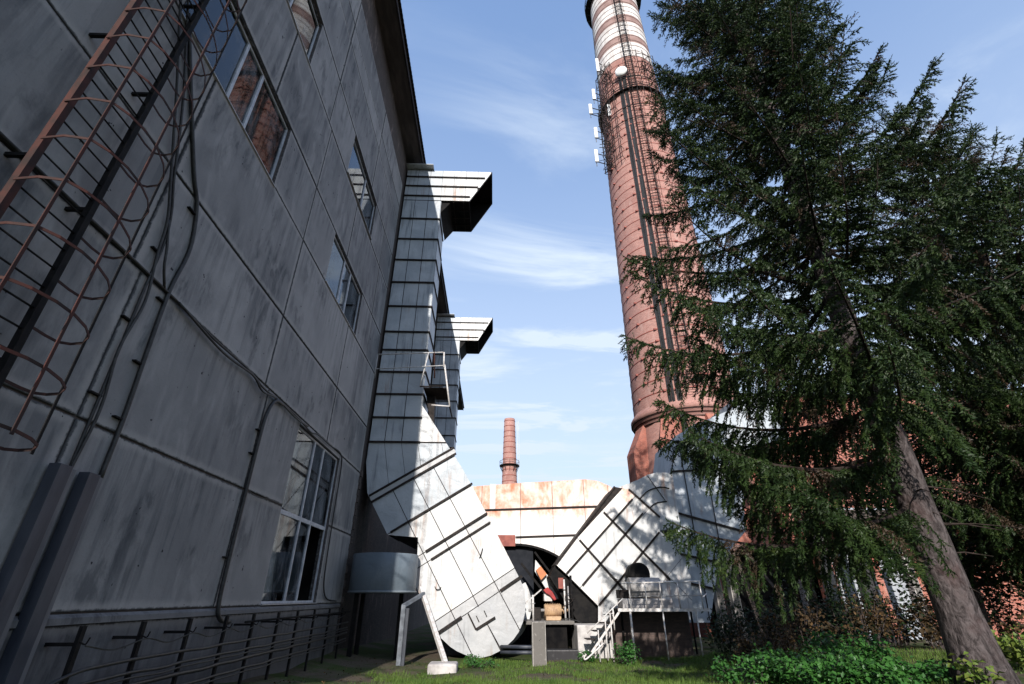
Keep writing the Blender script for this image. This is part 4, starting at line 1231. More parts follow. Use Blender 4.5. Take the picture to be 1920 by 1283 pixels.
BANDS = [(17.5, 70.2, 'brick_round'), (70.2, 73.6, 'white_band'), (73.6, 75.6, 'brown_band'), (75.6, 79.0, 'white_band'), (79.0, 81.1, 'brown_band'), (81.1, 84.3, 'white_band'), (84.3, 86.4, 'brown_band'), (86.4, 90, 'white_band'), (90, 92, 'brown_band'), (92, 97, 'white_band')]
for z0, z1, m_ in BANDS:
    prof = [(crad(z), z) for z in np.linspace(z0, z1, max(2, int((z1 - z0) / 4) + 1))]
    if z1 >= 96:
        prof += [(crad(97) - 0.5, 97.0)]
    nm = {'brick_round': 'shaft', 'white_band': 'white_band', 'brown_band': 'brown_band'}[m_]
    MB().lathe((CH[0], CH[1], 0), prof, 96, uv=True).build(nm, m_, chm)
# steel hoops
z = 18.6
while z < 96:
    r_ = crad(z) + 0.03
    MB().lathe((CH[0], CH[1], 0), [(r_ - 0.05, z - 0.05), (r_, z - 0.05), (r_, z + 0.05), (r_ - 0.05, z + 0.05)], 72).build('hoop', 'lead_red' if z < 70 else 'beam_brown', chm)
    if z < 60:
        for a in (-2.75, -2.15, -1.6):
            aa = a + (0.12 if int(z * 10) % 2 else -0.1)
            c_ = (CH[0] + (r_ + 0.03) * math.cos(aa), CH[1] + (r_ + 0.03) * math.sin(aa))
            MB().box(c_[0] - 0.16, c_[0] + 0.16, c_[1] - 0.10, c_[1] + 0.10, z - 0.09, z + 0.09).build('hoop_lock', 'lead_red', chm)
    z += 1.32
# cornice and pedestal
cz = 17.5
MB().lathe((CH[0], CH[1], 0), [(4.9, cz - 1.6), (5.0, cz - 1.55), (5.0, cz - 1.28), (5.18, cz - 1.24), (5.18, cz - 0.95), (5.36, cz - 0.9), (5.36, cz - 0.50), (5.16, cz - 0.2), (4.99, cz + 0.02)], 96, uv=True).build('cornice', 'brick_round', chm)
for i in range(3):
    r_, zz = (4.95, 5.13, 5.31)[i], (cz - 1.57, cz - 1.25, cz - 0.92)[i]
    MB().lathe((CH[0], CH[1], 0), [(r_ - 0.1, zz - 0.035), (r_ + 0.02, zz - 0.035), (r_ + 0.02, zz + 0.02), (r_ - 0.1, zz + 0.02)], 72).build('cornice_shadow', 'rib_steel', chm)  # dark ring drawn as the shadow line under each cornice course
MB().lathe((CH[0], CH[1], 0), [(5.3, -1.2), (5.25, 8), (4.9, cz - 1.55)], 16, a0=PI / 16, a1=2 * PI + PI / 16, uv=True).build('pedestal', 'brick_round', chm)
for k in range(8):
    a = PI + 0.12 + k * PI / 4
    ca, sa = math.cos(a), math.sin(a)
    prof = [(4.4, -1.2), (6.3, -1.2), (6.25, 13.4), (5.0, 16.0), (4.4, 16.0)]
    vv = []
    for w in (-0.85, 0.85):
        for r_, z in prof:
            vv.append((CH[0] + r_ * ca - w * sa, CH[1] + r_ * sa + w * ca, z))
    n = len(prof)
    MB().add(vv, [tuple(range(n)), tuple(reversed(range(n, 2 * n)))] + [(i, i + n, (i + 1) % n + n, (i + 1) % n) for i in range(n)]).build('buttress', 'brick_xz', chm)


def on_ch(a, z, out=0.0):
    r_ = crad(z) + out
    return (CH[0] + r_ * math.cos(a), CH[1] + r_ * math.sin(a), z)


# cable bundle and caged ladder on the shaft
AC = -2.02
for k, da in enumerate((-0.16, -0.13, -0.10, -0.085, -0.02, 0.0, 0.015, 0.05)):
    pts = [on_ch(AC + da + 0.008 * math.sin(z * 0.6 + k), z, 0.10) for z in np.linspace(12.5, 66, 40)]
    MB().tube(pts, 0.055 if k % 2 else 0.085, 5).build('feeder_cable', 'cable', chm)
MB().add([on_ch(AC + a, z, 0.025) for z in np.linspace(17.6, 66, 30) for a in (-0.18, 0.065)], [(2 * i, 2 * i + 1, 2 * i + 3, 2 * i + 2) for i in range(29)]).build('soot_streak', 'soot', chm, fix=False)
AL = -1.78
for da in (-0.09, 0.09):
    MB().tube([on_ch(AL + da, z, 0.30) for z in np.linspace(18, 96, 20)], 0.055, 4).build('ladder_rail', 'black_steel', chm)
lr = MB(); lh = MB()
for z in np.arange(18, 96, 0.45):
    lr.bar(on_ch(AL - 0.09, z, 0.30), on_ch(AL + 0.09, z, 0.30), 0.035, 0.035)
for z in np.arange(19, 96, 1.1):
    lh.tube([on_ch(AL - 0.09, z, 0.30), on_ch(AL - 0.14, z, 0.75), on_ch(AL - 0.04, z, 1.05), on_ch(AL + 0.04, z, 1.05), on_ch(AL + 0.14, z, 0.75), on_ch(AL + 0.09, z, 0.30)], 0.03, 4)
    lh.bar(on_ch(AL - 0.12, z, 0.0), on_ch(AL - 0.12, z, 0.35), 0.05, 0.05).bar(on_ch(AL + 0.1, z, 0.0), on_ch(AL + 0.1, z, 0.35), 0.05, 0.05)
for a, o_ in ((AL - 0.14, 0.75), (AL - 0.06, 1.05), (AL + 0.06, 1.05), (AL + 0.14, 0.75)):
    lh.tube([on_ch(a, z, o_) for z in np.linspace(19, 96, 12)], 0.028, 4)
tag(lr.build('ladder_rungs', 'black_steel', chm), kind='stuff')
tag(lh.build('ladder_cage', 'black_steel', chm), kind='stuff')


def gallery(z, out, h, name, m_='black_steel'):
    r0, r1 = crad(z) + 0.02, crad(z) + out
    MB().lathe((CH[0], CH[1], 0), [(r0, z), (r1, z), (r1, z + 0.08), (r0, z + 0.08), (r0, z)], 48).build(name + '_deck', m_, chm)
    for hh in (h, h * 0.5):
        MB().lathe((CH[0], CH[1], 0), [(r1 - 0.03, z + hh), (r1 + 0.03, z + hh), (r1 + 0.03, z + hh + 0.06), (r1 - 0.03, z + hh + 0.06), (r1 - 0.03, z + hh)], 48).build(name + '_rail', m_, chm)
    pb = MB()
    for k in range(24):
        a = 2 * PI * k / 24
        q = (math.cos(a), math.sin(a))
        P = lambda r_, zz: (CH[0] + r_ * q[0], CH[1] + r_ * q[1], zz)
        pb.bar(P(r1, z), P(r1, z + h), 0.05, 0.05)
        pb.bar(P(r0 - 0.02, z - out), P(r1, z), 0.07, 0.07)
    pb.build(name + '_bracket', m_, chm)


gallery(62.4, 0.5, 0.8, 'gallery', 'rib_steel')
gallery(90.6, 0.9, 1.2, 'upper_gallery')
lat = MB()
for (zc, a) in ((67.5, -2.55), (61.5, -2.75), (58, -2.8), (54, -2.75), (51, -2.85), (67, -1.35)):
    for k in range(14):
        a2 = a + random.uniform(-0.12, 0.12)
        lat.bar(on_ch(a2, zc + random.uniform(-1.4, 1.4), 0), on_ch(a2 + random.uniform(-0.1, 0.1), zc + random.uniform(-1.4, 1.4), random.uniform(0.6, 1.6)), 0.06, 0.06)
tag(lat.build('antenna_brackets', 'rib_steel', chm), kind='stuff')
fm = MB()
for (aa, za, zb) in ((np.linspace(-3.0, -2.35, 5), 50.0, 69.5), (np.linspace(-1.55, -0.95, 4), 60.0, 70.5), (np.linspace(-2.35, -1.55, 4), 62.5, 67.5)):
    for a in aa:
        fm.bar(on_ch(a, za, 0.75), on_ch(a, zb, 0.75), 0.07, 0.07)
    for q, z in enumerate(np.arange(za, zb, 1.9)):
        for a, b_ in zip(aa[:-1], aa[1:]):
            fm.bar(on_ch(a, z, 0.75), on_ch(b_, z, 0.75), 0.06, 0.06)
            if random.random() < 0.6:
                fm.bar(on_ch(a, z, 0.75), on_ch(b_, min(zb, z + 1.9), 0.75), 0.045, 0.045)
        for a in aa[::2]:
            fm.bar(on_ch(a, z, 0.0), on_ch(a, z, 0.75), 0.05, 0.05)
tag(fm.build('antenna_frame', 'rib_steel', chm), kind='stuff')
for k, z in enumerate((62.4, 65.0, 59.0, 56.5)):
    r_ = crad(z) + 0.25
    MB().lathe((CH[0], CH[1], 0), [(r_ - 0.05, z), (r_, z), (r_, z + 0.09), (r_ - 0.05, z + 0.09), (r_ - 0.05, z)], 48).build('mount_ring', 'rib_steel', chm)
ANT = [(14.05, 71.0, 3.0, 'tallest panel antenna left of the white bands'), (20.8, 70.9, 2.5, 'panel antenna right of the chimney ladder'), (12.95, 64.2, 2.2, 'panel antenna just left of the dish level'),
       (12.25, 61.0, 2.0, 'outermost left panel antenna on the chimney'), (14.85, 60.9, 2.6, 'panel antenna in front of the brick below the gallery'), (12.6, 56.2, 2.0, 'second lowest left panel antenna on the chimney'), (12.3, 51.8, 2.2, 'lowest left panel antenna on the chimney')]
for x, z, h, lab in ANT:
    an = thing('panel_antenna', (x, 43, z - h / 2), 'white ' + lab, 'antenna', 'white panel antennas on the chimney')
    MB().box(x - 0.22, x + 0.22, 42.85, 43.08, z - h / 2, z + h / 2).build('radome', 'antenna_white', an, 0.05)
    MB().tube([(x, 43.2, z - h / 2 - 0.5), (x, 43.2, z + h / 2 + 0.3)], 0.05, 6).build('mast', 'grey_steel', an)
    dv = Vector((CH[0] - x, CH[1] - 43.2, 0)).normalized()
    reach = max(0.3, math.hypot(CH[0] - x, CH[1] - 43.2) - crad(z) + 0.02)
    ab_ = MB()
    for dz in (-h * 0.35, h * 0.35):
        ab_.bar((x, 43.2, z + dz), (x + dv.x * reach, 43.2 + dv.y * reach, z + dz), 0.08, 0.08)
    ab_.bar((x, 43.2, z - h * 0.35), (x + dv.x * reach, 43.2 + dv.y * reach, z + h * 0.3), 0.05, 0.05)
    ab_.build('arm', 'rib_steel', an)
ds = thing('dish_antenna', (16.5, 40.9, 65.2), 'white round microwave dish beside the chimney ladder', 'antenna')
dm = MB()
pr = [(0.0, 0.30), (0.35, 0.26), (0.65, 0.12), (0.80, 0.0), (0.82, -0.05), (0.80, -0.32), (0.0, -0.36)]
dm.lathe((0, 0, 0), pr, 36)
R3 = Matrix.Rotation(R(-22), 3, 'Z') @ Matrix.Rotation(R(98), 3, 'X')
dm.v = [tuple(R3 @ Vector(v_) + Vector((16.45, 40.55, 66.0))) for v_ in dm.v]
dm.build('reflector', 'antenna_white', ds)
MB().tube([(16.5, 40.8, 66.0), (17.1, 42.0, 66.0)], 0.08, 6).build('arm', 'rib_steel', ds)

# ------------------------------------------------------------------ far chimney
fc = thing('far_chimney', (4.2, 150, -1), 'small distant brick chimney with a gallery between the ducts', 'chimney')
frad = lambda z: 1.72 + (52.8 - z) * (2.30 - 1.72) / 20.0
MB().lathe((4.2, 150, 0), [(frad(z), z) for z in np.linspace(-1, 52.8, 14)] + [(1.2, 52.8)], 40, uv=True).build('shaft', 'brick_round', fc)
z = 31.0
while z < 52.8:
    r_ = frad(z) + 0.06
    MB().lathe((4.2, 150, 0), [(r_ - 0.1, z - 0.1), (r_, z - 0.1), (r_, z + 0.1), (r_ - 0.1, z + 0.1)], 32).build('hoop', 'lead_red', fc)
    z += 1.75
r_ = frad(37.8)
MB().lathe((4.2, 150, 0), [(r_, 37.6), (r_ + 0.95, 37.6), (r_ + 0.95, 37.8), (r_, 37.8)], 32).build('gallery_deck', 'black_steel', fc)
gb = MB()
for k in range(12):
    a = k * PI / 6
    gb.bar((4.2 + r_ * math.cos(a), 150 + r_ * math.sin(a), 35.6), (4.2 + (r_ + 0.9) * math.cos(a), 150 + (r_ + 0.9) * math.sin(a), 37.6), 0.12, 0.12)
    gb.bar((4.2 + (r_ + 0.9) * math.cos(a), 150 + (r_ + 0.9) * math.sin(a), 37.8), (4.2 + (r_ + 0.9) * math.cos(a), 150 + (r_ + 0.9) * math.sin(a), 39.1), 0.08, 0.08)
gb.lathe((4.2, 150, 0), [(r_ + 0.87, 39.0), (r_ + 0.93, 39.0), (r_ + 0.93, 39.1), (r_ + 0.87, 39.1)], 24)
gb.build('gallery_rail', 'black_steel', fc)
fl_ = MB()
fl_.bar((4.2 + 2.75, 149, 30), (4.2 + 2.35, 149, 52), 0.07, 0.07).bar((4.2 + 3.25, 149, 30), (4.2 + 2.85, 149, 52), 0.05, 0.05)
for i in range(16):
    z = 31 + 1.3 * i
    fl_.bar((4.2 + 2.75 - 0.018 * (z - 30), 149, z), (4.2 + 3.25 - 0.018 * (z - 30), 149, z), 0.05, 0.05)
fl_.build('ladder', 'grey_steel', fc)

# ------------------------------------------------------------------ brick building on the right
bb = thing('brick_building', (33, 42, -0.9), 'long red brick works building behind the spruce', 'building')
YB = 37.0
wb = MB()
wb.box(22.2, 66, YB, YB + 0.5, 4.98, 16.5)
wb.box(15.4, 22.2, YB, YB + 0.5, 4.98, 9.0)
wb.box(15.4, 15.9, YB, YB + 0.5, -1.5, 4.98)
wb.box(29.4, 66, YB, YB + 0.5, -1.5, 4.98)
wb.box(26.1, 27.55, YB, YB + 0.5, -1.5, 4.98)
wb.box(23.1, 24.15, YB, YB + 0.5, -1.5, 4.98)
wb.build('wall', 'brick_xz', bb)
MB().box(22.0, 66.2, YB - 0.2, 55, 16.5, 16.75).build('roof', 'rib_steel', bb)
MB().box(25.6, 26.0, YB + 0.5, 55, -1.5, 16.5).build('wall', 'brick_xz', bb)
MB().box(15.3, 22.19, YB - 0.15, YB + 0.7, 9.0, 9.15).build('coping', 'concrete_light', bb)
MB().box(15.5, 30.0, YB + 1.3, YB + 1.5, -1.5, 4.96).build('back_wall', 'dark_inside', bb)
MB().box(15.5, 30.0, YB + 0.5, YB + 1.3, 4.90, 4.96).build('inner_ceiling', 'dark_inside', bb)
MB().box(15.8, 29.5, YB - 0.14, YB - 0.01, 4.56, 4.96).build('lintel_beam', 'beam_brown', bb)
for x in (18.0, 20.4, 22.5, 25.2, 28.5):
    MB().box(x, x + 0.06, YB - 0.17, YB - 0.142, 4.57, 4.95).build('beam_strip', 'black_steel', bb)
for (xa, xb) in ((24.15, 26.1), (27.55, 29.4)):
    cm = MB()
    n = int((xb - xa) / 0.055)
    vs = []
    for i in range(n + 1):
        x = xa + (xb - xa) * i / n
        yy = YB + 0.12 + (0.03 if i % 2 else 0.0)
        vs += [(x, yy, -1.0), (x, yy, 4.55)]
    cm.add(vs, [(2 * i, 2 * i + 2, 2 * i + 3, 2 * i + 1) for i in range(n)])
    cm.build('corrugated_door', 'corrugated', bb, fix=False)
cn = thing('timber_canopy', (26, 35, -0.9), 'dark timber canopy on leaning concrete posts before the brick building', 'canopy')
MB().box(22.7, 56, YB - 2.9, YB - 0.2, 6.97, 7.10).build('roof_sheet', 'corrugated', cn)
MB().box(22.5, 56, YB - 3.0, YB - 2.85, 6.10, 6.96).build('fascia_board', 'timber', cn)
for x in np.arange(23, 56, 1.5):
    MB().box(x, x + 0.14, YB - 2.84, YB - 0.2, 6.7, 6.95).build('rafter', 'timber', cn)
MB().bar((20.3, 34.4, 6.1), (23.1, 34.2, 6.5), 0.16, 0.2).build('beam', 'timber', cn)
for (x, w, zt, m_) in ((14.2, 0.5, 4.0, 'concrete_light'), (15.2, 0.55, 4.33, 'concrete_light'), (21.65, 0.7, 5.5, 'concrete_light'), (24.25, 0.9, 6.08, 'concrete_plinth'), (27.3, 0.55, 4.5, 'concrete_light'), (19.95, 0.28, 2.6, 'concrete_light'), (31.0, 0.85, 6.08, 'concrete_plinth')):
    cb_ = MB()
    y_ = 34.2 if zt < 6 else 34.6
    cb_.add([(x, y_, -1.3), (x + w, y_, -1.3), (x + w, y_ + 0.6, -1.3), (x, y_ + 0.6, -1.3), (x + 0.04, y_, zt), (x + w - 0.1, y_, zt), (x + w - 0.1, y_ + 0.6, zt), (x + 0.04, y_ + 0.6, zt)],
            [(0, 3, 2, 1), (4, 5, 6, 7), (0, 1, 5, 4), (1, 2, 6, 5), (2, 3, 7, 6), (3, 0, 4, 7)])
    cb_.build('post', m_, cn, 0.04)
MB().box(25.0, 25.14, 34.4, 34.55, -1.2, 6.05).build('drain_pipe', 'cover_steel', cn)
MB().bar((16.8, 34.4, 4.2), (19.4, 34.4, 0.2), 0.18, 0.18).build('brace', 'timber', cn)
MB().bar((16.4, 35.4, 4.3), (17.4, 35.4, -1.2), 0.26, 0.26).build('brace', 'timber', cn)

# ------------------------------------------------------------------ vegetation
rng = np.random.default_rng(5)


def unit(v):
    return v / np.maximum(np.linalg.norm(v, axis=-1, keepdims=True), 1e-9)


def sprays(P0, D, L, rng, per=7, spread=0.055, wid=0.016):
    """needle clumps: along each shoot (start P0, direction D, length L) triangles standing off the axis."""
    n = len(P0)
    ref = np.where(np.abs(D[:, 2:3]) < 0.9, np.array([[0, 0, 1.0]]), np.array([[1.0, 0, 0]]))
    U_ = unit(np.cross(D, ref)); V_ = np.cross(D, U_)
    V, F = [], []
    base = 0
    for k in range(per):
        s = (k + rng.uniform(0, 1, n)) / per
        a = rng.uniform(0, 2 * PI, n)
        o = U_ * np.cos(a)[:, None] + V_ * np.sin(a)[:, None]
        t_ = np.cross(D, o)
        p = P0 + D * (L * s)[:, None]
        ln = rng.uniform(0.7, 1.25, n)[:, None]
        tip = p + (o * spread + D * spread * 1.25) * ln
        w = t_ * wid + D * 0.006
        V.append(np.stack([p - w - o * 0.006, p + w - o * 0.006 + D * 0.02, tip], 1).reshape(-1, 3))
        F.append(np.arange(n * 3).reshape(-1, 3) + base)
        base += n * 3
    # tip of the shoot
    p1 = P0 + D * (L * 0.7)[:, None]
    V.append(np.stack([p1 - U_ * wid, p1 + U_ * wid, P0 + D * (L * 1.12)[:, None]], 1).reshape(-1, 3))
    F.append(np.arange(n * 3).reshape(-1, 3) + base)
    return np.concatenate(V), np.concatenate(F)


def branch_template(L, rt, rg, droop, up, hang=1.0):
    """one spruce bough along +x from the origin: wood line plus shoot arrays."""
    sag = rt.uniform(0.19, 0.27) * droop
    lift = rt.uniform(0.13, 0.22) + up
    S = np.linspace(0, 1, 12)
    wob = rt.uniform(-0.14, 0.14)
    pts = np.stack([L * S, L * wob * S * S, L * (-sag * 1.6 * S + (sag * 0.9 + lift) * S ** 2.4)], 1)
    SP, SD, SL = [], [], []
    m = max(8, int(L * 19))
    for j in range(m):
        s = 0.12 + 0.88 * (j + rt.random()) / m
        i = min(10, int(s * 11)); f = s * 11 - i
        p = pts[i] * (1 - f) + pts[i + 1] * f
        dr = unit(pts[i + 1] - pts[i])
        side = 1 if j % 2 else -1
        l2 = (0.20 + 0.72 * math.sin(PI * min(1, s * 0.93 + 0.05)) ** 0.7 * min(1, L / 3.2) * hang) * rt.uniform(0.45, 1.25)
        sv = np.array([-dr[1], dr[0], 0]) * side
        d0 = unit(dr * rt.uniform(0.25, 0.8) + sv * rt.uniform(0.35, 1.1) + np.array([0, 0, -1]) * rt.uniform(0.1, 0.8) * droop)
        d1 = unit(d0 * 0.3 + np.array([0, 0, -1]) * rt.uniform(0.7, 2.0) * droop * hang * (1.0 if s < 0.9 else 0.2))
        nseg = max(2, int(l2 / 0.10))
        q = p.copy()
        for u in range(nseg):
            w = u / nseg
            dd = unit(d0 * (1 - w) + d1 * w)
            ln = l2 / nseg
            SP.append(q.copy()); SD.append(dd); SL.append(ln * 1.35)
            if u > 0 or nseg < 3:
                for sd_ in (1, -1):
                    if rt.random() < 0.6:
                        cr_ = unit(np.cross(dd, np.array([0.05, 0.02, 1.0]))) * sd_
                        e = unit(dd * 0.75 + cr_ * 0.7 + np.array([0, 0, -1]) * rt.uniform(0, 0.6))
                        SP.append(q.copy()); SD.append(e); SL.append(rt.uniform(0.09, 0.21) * (1 - 0.3 * w))
            q = q + dd * ln
    for e in range(8):                         # upright tip shoots
        SP.append(pts[-1] + (pts[-2] - pts[-1]) * rt.uniform(0, 1.8)); SD.append(unit(unit(pts[-1] - pts[-2]) + rg.normal(0, 0.35, 3) + np.array([0, 0, 0.3]))); SL.append(rt.uniform(0.12, 0.26))
    return pts, np.array(SP), np.array(SD), np.array(SL)


def spruce(name, base, H, zstart, rmax, seed, label, step=0.36, per=5, nb=5, trunk_r=0.46, prof=None, blen=None, spread=0.066, wid=0.019):
    rg = np.random.default_rng(seed)
    rt = random.Random(seed)
    root = thing(name, base, label, 'tree', 'spruce trees')
    bx, by, bz = base
    tp, tr_ = [], []
    for i in range(40):
        q = i / 39
        tp.append((bx + 0.10 * math.sin(q * 5 + seed), by + 0.08 * math.sin(q * 4 + 1), bz - 0.3 + (H + 0.3) * q))
        tr_.append(max(0.02, trunk_r * (1 - q) ** 0.85 + 0.22 * math.exp(-q * H / 0.5)) * (1 + 0.03 * math.sin(i * 2.3)))
    MB().tube(tp, tr_, 24).build('trunk', 'bark', root)
    TL = [1.0, 2.0, 3.2, 4.4, 5.6, 6.8]
    TEM = [[[branch_template(L, rt, rg, 1.0 - 0.55 * (u == 1), 0.30 * (u == 1), 1.75 if u == 2 else 1.0) for _ in range(3)] for L in TL] for u in (0, 1, 2)]
    wood = MB()
    SP, SD, SL = [], [], []
    z = zstart
    while z < H - 0.4:
        t_ = (z - zstart) / (H - zstart)
        R0 = rmax * (prof(t_) if prof else (min(1, 0.75 + 1.6 * t_)) * (1 - t_) ** 0.75)
        n = nb if t_ < 0.8 else 4
        a0 = rt.uniform(0, 2 * PI)
        for k in range(n):
            a = a0 + 2 * PI * k / n + rt.uniform(-0.35, 0.35)
            L = max(0.5, R0 * rt.uniform(0.70, 1.12))
            if blen:
                f_ = blen(a, z)
                if f_ < 0.3:
                    continue
                L *= f_
            zz = z + rt.uniform(-0.16, 0.16)
            ti = min(range(6), key=lambda i: abs(TL[i] - L))
            pts, sp_a, sd_a, sl_a = TEM[2 if z < 8.2 else 1 if rt.random() < t_ * 1.3 + (0.6 if math.cos(a + 0.6) > 0 and z > 8 else 0) else 0][ti][rt.randrange(3)]
            sc_ = L / TL[ti]
            ca, sa, tilt = math.cos(a), math.sin(a), rt.uniform(-0.10, 0.10) + 0.25 * t_
            mir = rt.choice((-1, 1))
            ct, st_ = math.cos(tilt), math.sin(tilt)
            M = np.array([[ca * ct, -sa * mir, -ca * st_], [sa * ct, ca * mir, -sa * st_], [st_, 0, ct]])
            o = np.array([bx, by, bz + zz])
            wp = pts @ M.T * sc_ + o
            wood.tube([tuple(p) for p in wp], [max(0.007, 0.012 * L * (1 - 0.85 * i / 11) + 0.004) for i in range(12)], 5, False)
            SP.append(sp_a @ M.T * sc_ + o); SD.append(sd_a @ M.T); SL.append(sl_a)
        z += step * rt.uniform(0.85, 1.15)
    for k in range(18):                        # dead bare twigs under the crown
        a, zz = rt.uniform(0, 2 * PI), rt.uniform(1.6, zstart + 1.2)
        L = rt.uniform(0.4, 1.8)
        p0 = Vector((bx, by, bz + zz)); d = Vector((math.cos(a), math.sin(a), rt.uniform(-0.35, 0.1)))
        wood.tube([p0, p0 + d * L * 0.5, p0 + d * L + Vector((0, 0, -0.12))], [0.022, 0.015, 0.006], 5, False)
    tag(wood.build('branches', 'twig_wood', root, fix=False), kind='stuff')
    SP, SD, SL = np.concatenate(SP), unit(np.concatenate(SD)), np.concatenate(SL)
    dist = np.hypot(SP[:, 0] - bx, SP[:, 1] - by)
    dead = (np.sin(SP[:, 0] * 3.1 + SP[:, 2] * 1.3) * np.sin(SP[:, 1] * 2.7 - SP[:, 2] * 1.9) > 0.62) & (dist < rmax * 0.72)
    V, F = sprays(SP[dead], SD[dead], SL[dead], rg, 4, spread * 0.8, wid * 0.8)
    tag(np_mesh('dead_twigs', V, F, 'spruce_brown', root), kind='stuff')
    SP, SD, SL = SP[~dead], SD[~dead], SL[~dead]
    V, F = sprays(SP, SD, SL, rg, per, spread, wid)
    print(name, len(F), 'needle faces')
    o = np_mesh('crown', V, F, 'spruce_needles', root)
    tag(o, kind='stuff')
    return root


def blen1(a, z):
    # low boughs survive only on the open yard side; the camera side is a little shorter
    k = max(0.0, math.cos(a + 1.35))
    left = 0.5 + 0.5 * math.cos(a - 2.95)
    if z < 7.2 and left < 0.62:
        return 0.0
    return (0.98 + 0.10 * left) * (1 - 0.22 * k * min(1, max(0, (z - 5) / 8)))


spruce('spruce_tree', (9.6, 11.0, gz(9.6, 11)), 30.0, 3.4, 6.15, 3, 'tall dark green spruce with drooping branches and a thick bare lower trunk',
       step=1.22, per=8, nb=9, trunk_r=0.40, spread=0.050, wid=0.012, prof=lambda t_: min(1, 0.80 + 1.2 * t_) * (1 - t_) ** 0.55, blen=blen1)
spruce('spruce_tree', (17.5, 13.5, gz(17.5, 13.5)), 20.5, 3.2, 5.6, 12, 'shorter spruce at the right edge behind the tall one',
       step=0.80, per=6, nb=8, trunk_r=0.3, spread=0.055, wid=0.014)


def leaves(P, size, rg, up=0.35):
    """folded leaf: two quads (four triangles) per leaf."""
    n = len(P)
    d = unit(rg.normal(0, 1, (n, 3)) * np.array([1, 1, 0.45]) + np.array([0, 0, -0.15]))
    nn = unit(rg.normal(0, 0.5, (n, 3)) + np.array([0, -up, 1.0]))
    s = unit(np.cross(d, nn)); nn = np.cross(s, d)
    L = (size * rg.uniform(0.6, 1.25, n))[:, None]
    w = L * 0.36
    a = P; c = P + d * L - nn * L * 0.10
    m = P + d * L * 0.45 - nn * 0.0
    l = m + s * w + nn * w * 0.35; r = m - s * w + nn * w * 0.35
    V = np.stack([a, l, c, r], 1).reshape(-1, 3)
    i = np.arange(n)[:, None] * 4
    F = np.concatenate([i + np.array([[0, 2, 1]]), i + np.array([[0, 3, 2]])])
    return V, F


def shrub(name, c, rad, h, n, size, seed, mat_, label, group, lean=0.0, stems=9, cat='shrub'):
    rg = np.random.default_rng(seed); rt = random.Random(seed)
    x0, y0 = c
    z0 = gz(x0, y0)
    root = thing(name, (x0, y0, z0), label, cat, group)
    sb = MB()
    P = []
    for k in range(stems):
        a = rt.uniform(0, 2 * PI); rr = rad * math.sqrt(rt.random())
        bx, by = x0 + rr * 0.55 * math.cos(a), y0 + rr * 0.55 * math.sin(a)
        tx, ty = x0 + rr * math.cos(a), y0 + rr * math.sin(a)
        hh = h * rt.uniform(0.55, 1.05) * (1 - 0.35 * (rr / rad) ** 2)
        zb = gz(bx, by)
        pts = sm([(bx, by, zb - 0.05), (bx * 0.6 + tx * 0.4, by * 0.6 + ty * 0.4, zb + hh * 0.55), (tx + rt.uniform(-.1, .1), ty + rt.uniform(-.1, .1), zb + hh)], 5)
        sb.tube(pts, [0.014 * (1 - 0.7 * i / len(pts)) + 0.003 for i in range(len(pts))], 5, False)
        pa = np.array([tuple(p) for p in pts])
        m = n // stems
        s = rg.uniform(0.18, 1.0, m) ** 0.8 * (len(pa) - 1.001)
        i = s.astype(int); f = (s - i)[:, None]
        q = pa[i] * (1 - f) + pa[i + 1] * f
        q += rg.normal(0, 1, (m, 3)) * np.array([rad, rad, h * 0.5]) * 0.17
        q[:, 2] = np.maximum(q[:, 2], zb + 0.03)
        P.append(q)
    sb.build('stems', 'bark', root, fix=False)
    V, F = leaves(np.concatenate(P), size, rg)
    tag(np_mesh('foliage', V, F, mat_, root), kind='stuff')
    return root


BUSH = [(6.2, 13.6, 0.75, 0.85, 900, 'small bright green bush at the left end of the leafy thicket'), (7.0, 12.4, 0.9, 0.85, 1300, 'bright green bush left of centre in the front thicket'), (7.3, 14.3, 1.0, 1.05, 1300, 'bright green bush behind the front row of the thicket'),
        (8.3, 13.1, 0.95, 0.8, 1300, 'bright green bush in front of the bare trunk'), (7.9, 11.5, 0.8, 0.55, 1100, 'low bright green bush nearest the camera'), (8.9, 11.9, 0.75, 0.55, 900, 'low bright green bush touching the spruce trunk'),
        (9.3, 14.6, 1.0, 1.1, 1100, 'taller green bush behind the spruce trunk')]
for i, (x, y, rd_, h, n, lab) in enumerate(BUSH):
    shrub('green_bush', (x, y), rd_, h, n, 0.115, 40 + i, 'bush_leaf', lab, 'green bushes round the spruce')
shrub('green_bush', (11.6, 11.6), 0.8, 0.9, 700, 0.13, 60, 'yellow_leaf', 'yellowish green bush in the bottom right corner', 'green bushes round the spruce')
shrub('green_bush', (9.0, 10.4), 0.35, 0.7, 160, 0.13, 61, 'yellow_leaf', 'few large yellow-green leaves at the foot of the trunk', 'green bushes round the spruce')
shrub('green_bush', (5.6, 24.1), 0.75, 0.95, 700, 0.11, 62, 'bush_leaf', 'green nettle bush growing at the foot of the steel stair', 'green bushes round the spruce')
shrub('green_bush', (-0.6, 23.3), 0.8, 0.45, 420, 0.10, 63, 'bush_leaf', 'low green weeds under the round duct foot', 'green bushes round the spruce')
shrub('green_bush', (4.2, 25.4), 0.5, 0.5, 260, 0.10, 64, 'bush_leaf', 'small green weeds by the scribbled plinth', 'green bushes round the spruce')
shrub('green_bush', (15.6, 21.5), 1.0, 2.2, 900, 0.13, 65, 'bush_leaf', 'rounded pale green bush left of the trunk, far behind', 'green bushes round the spruce')
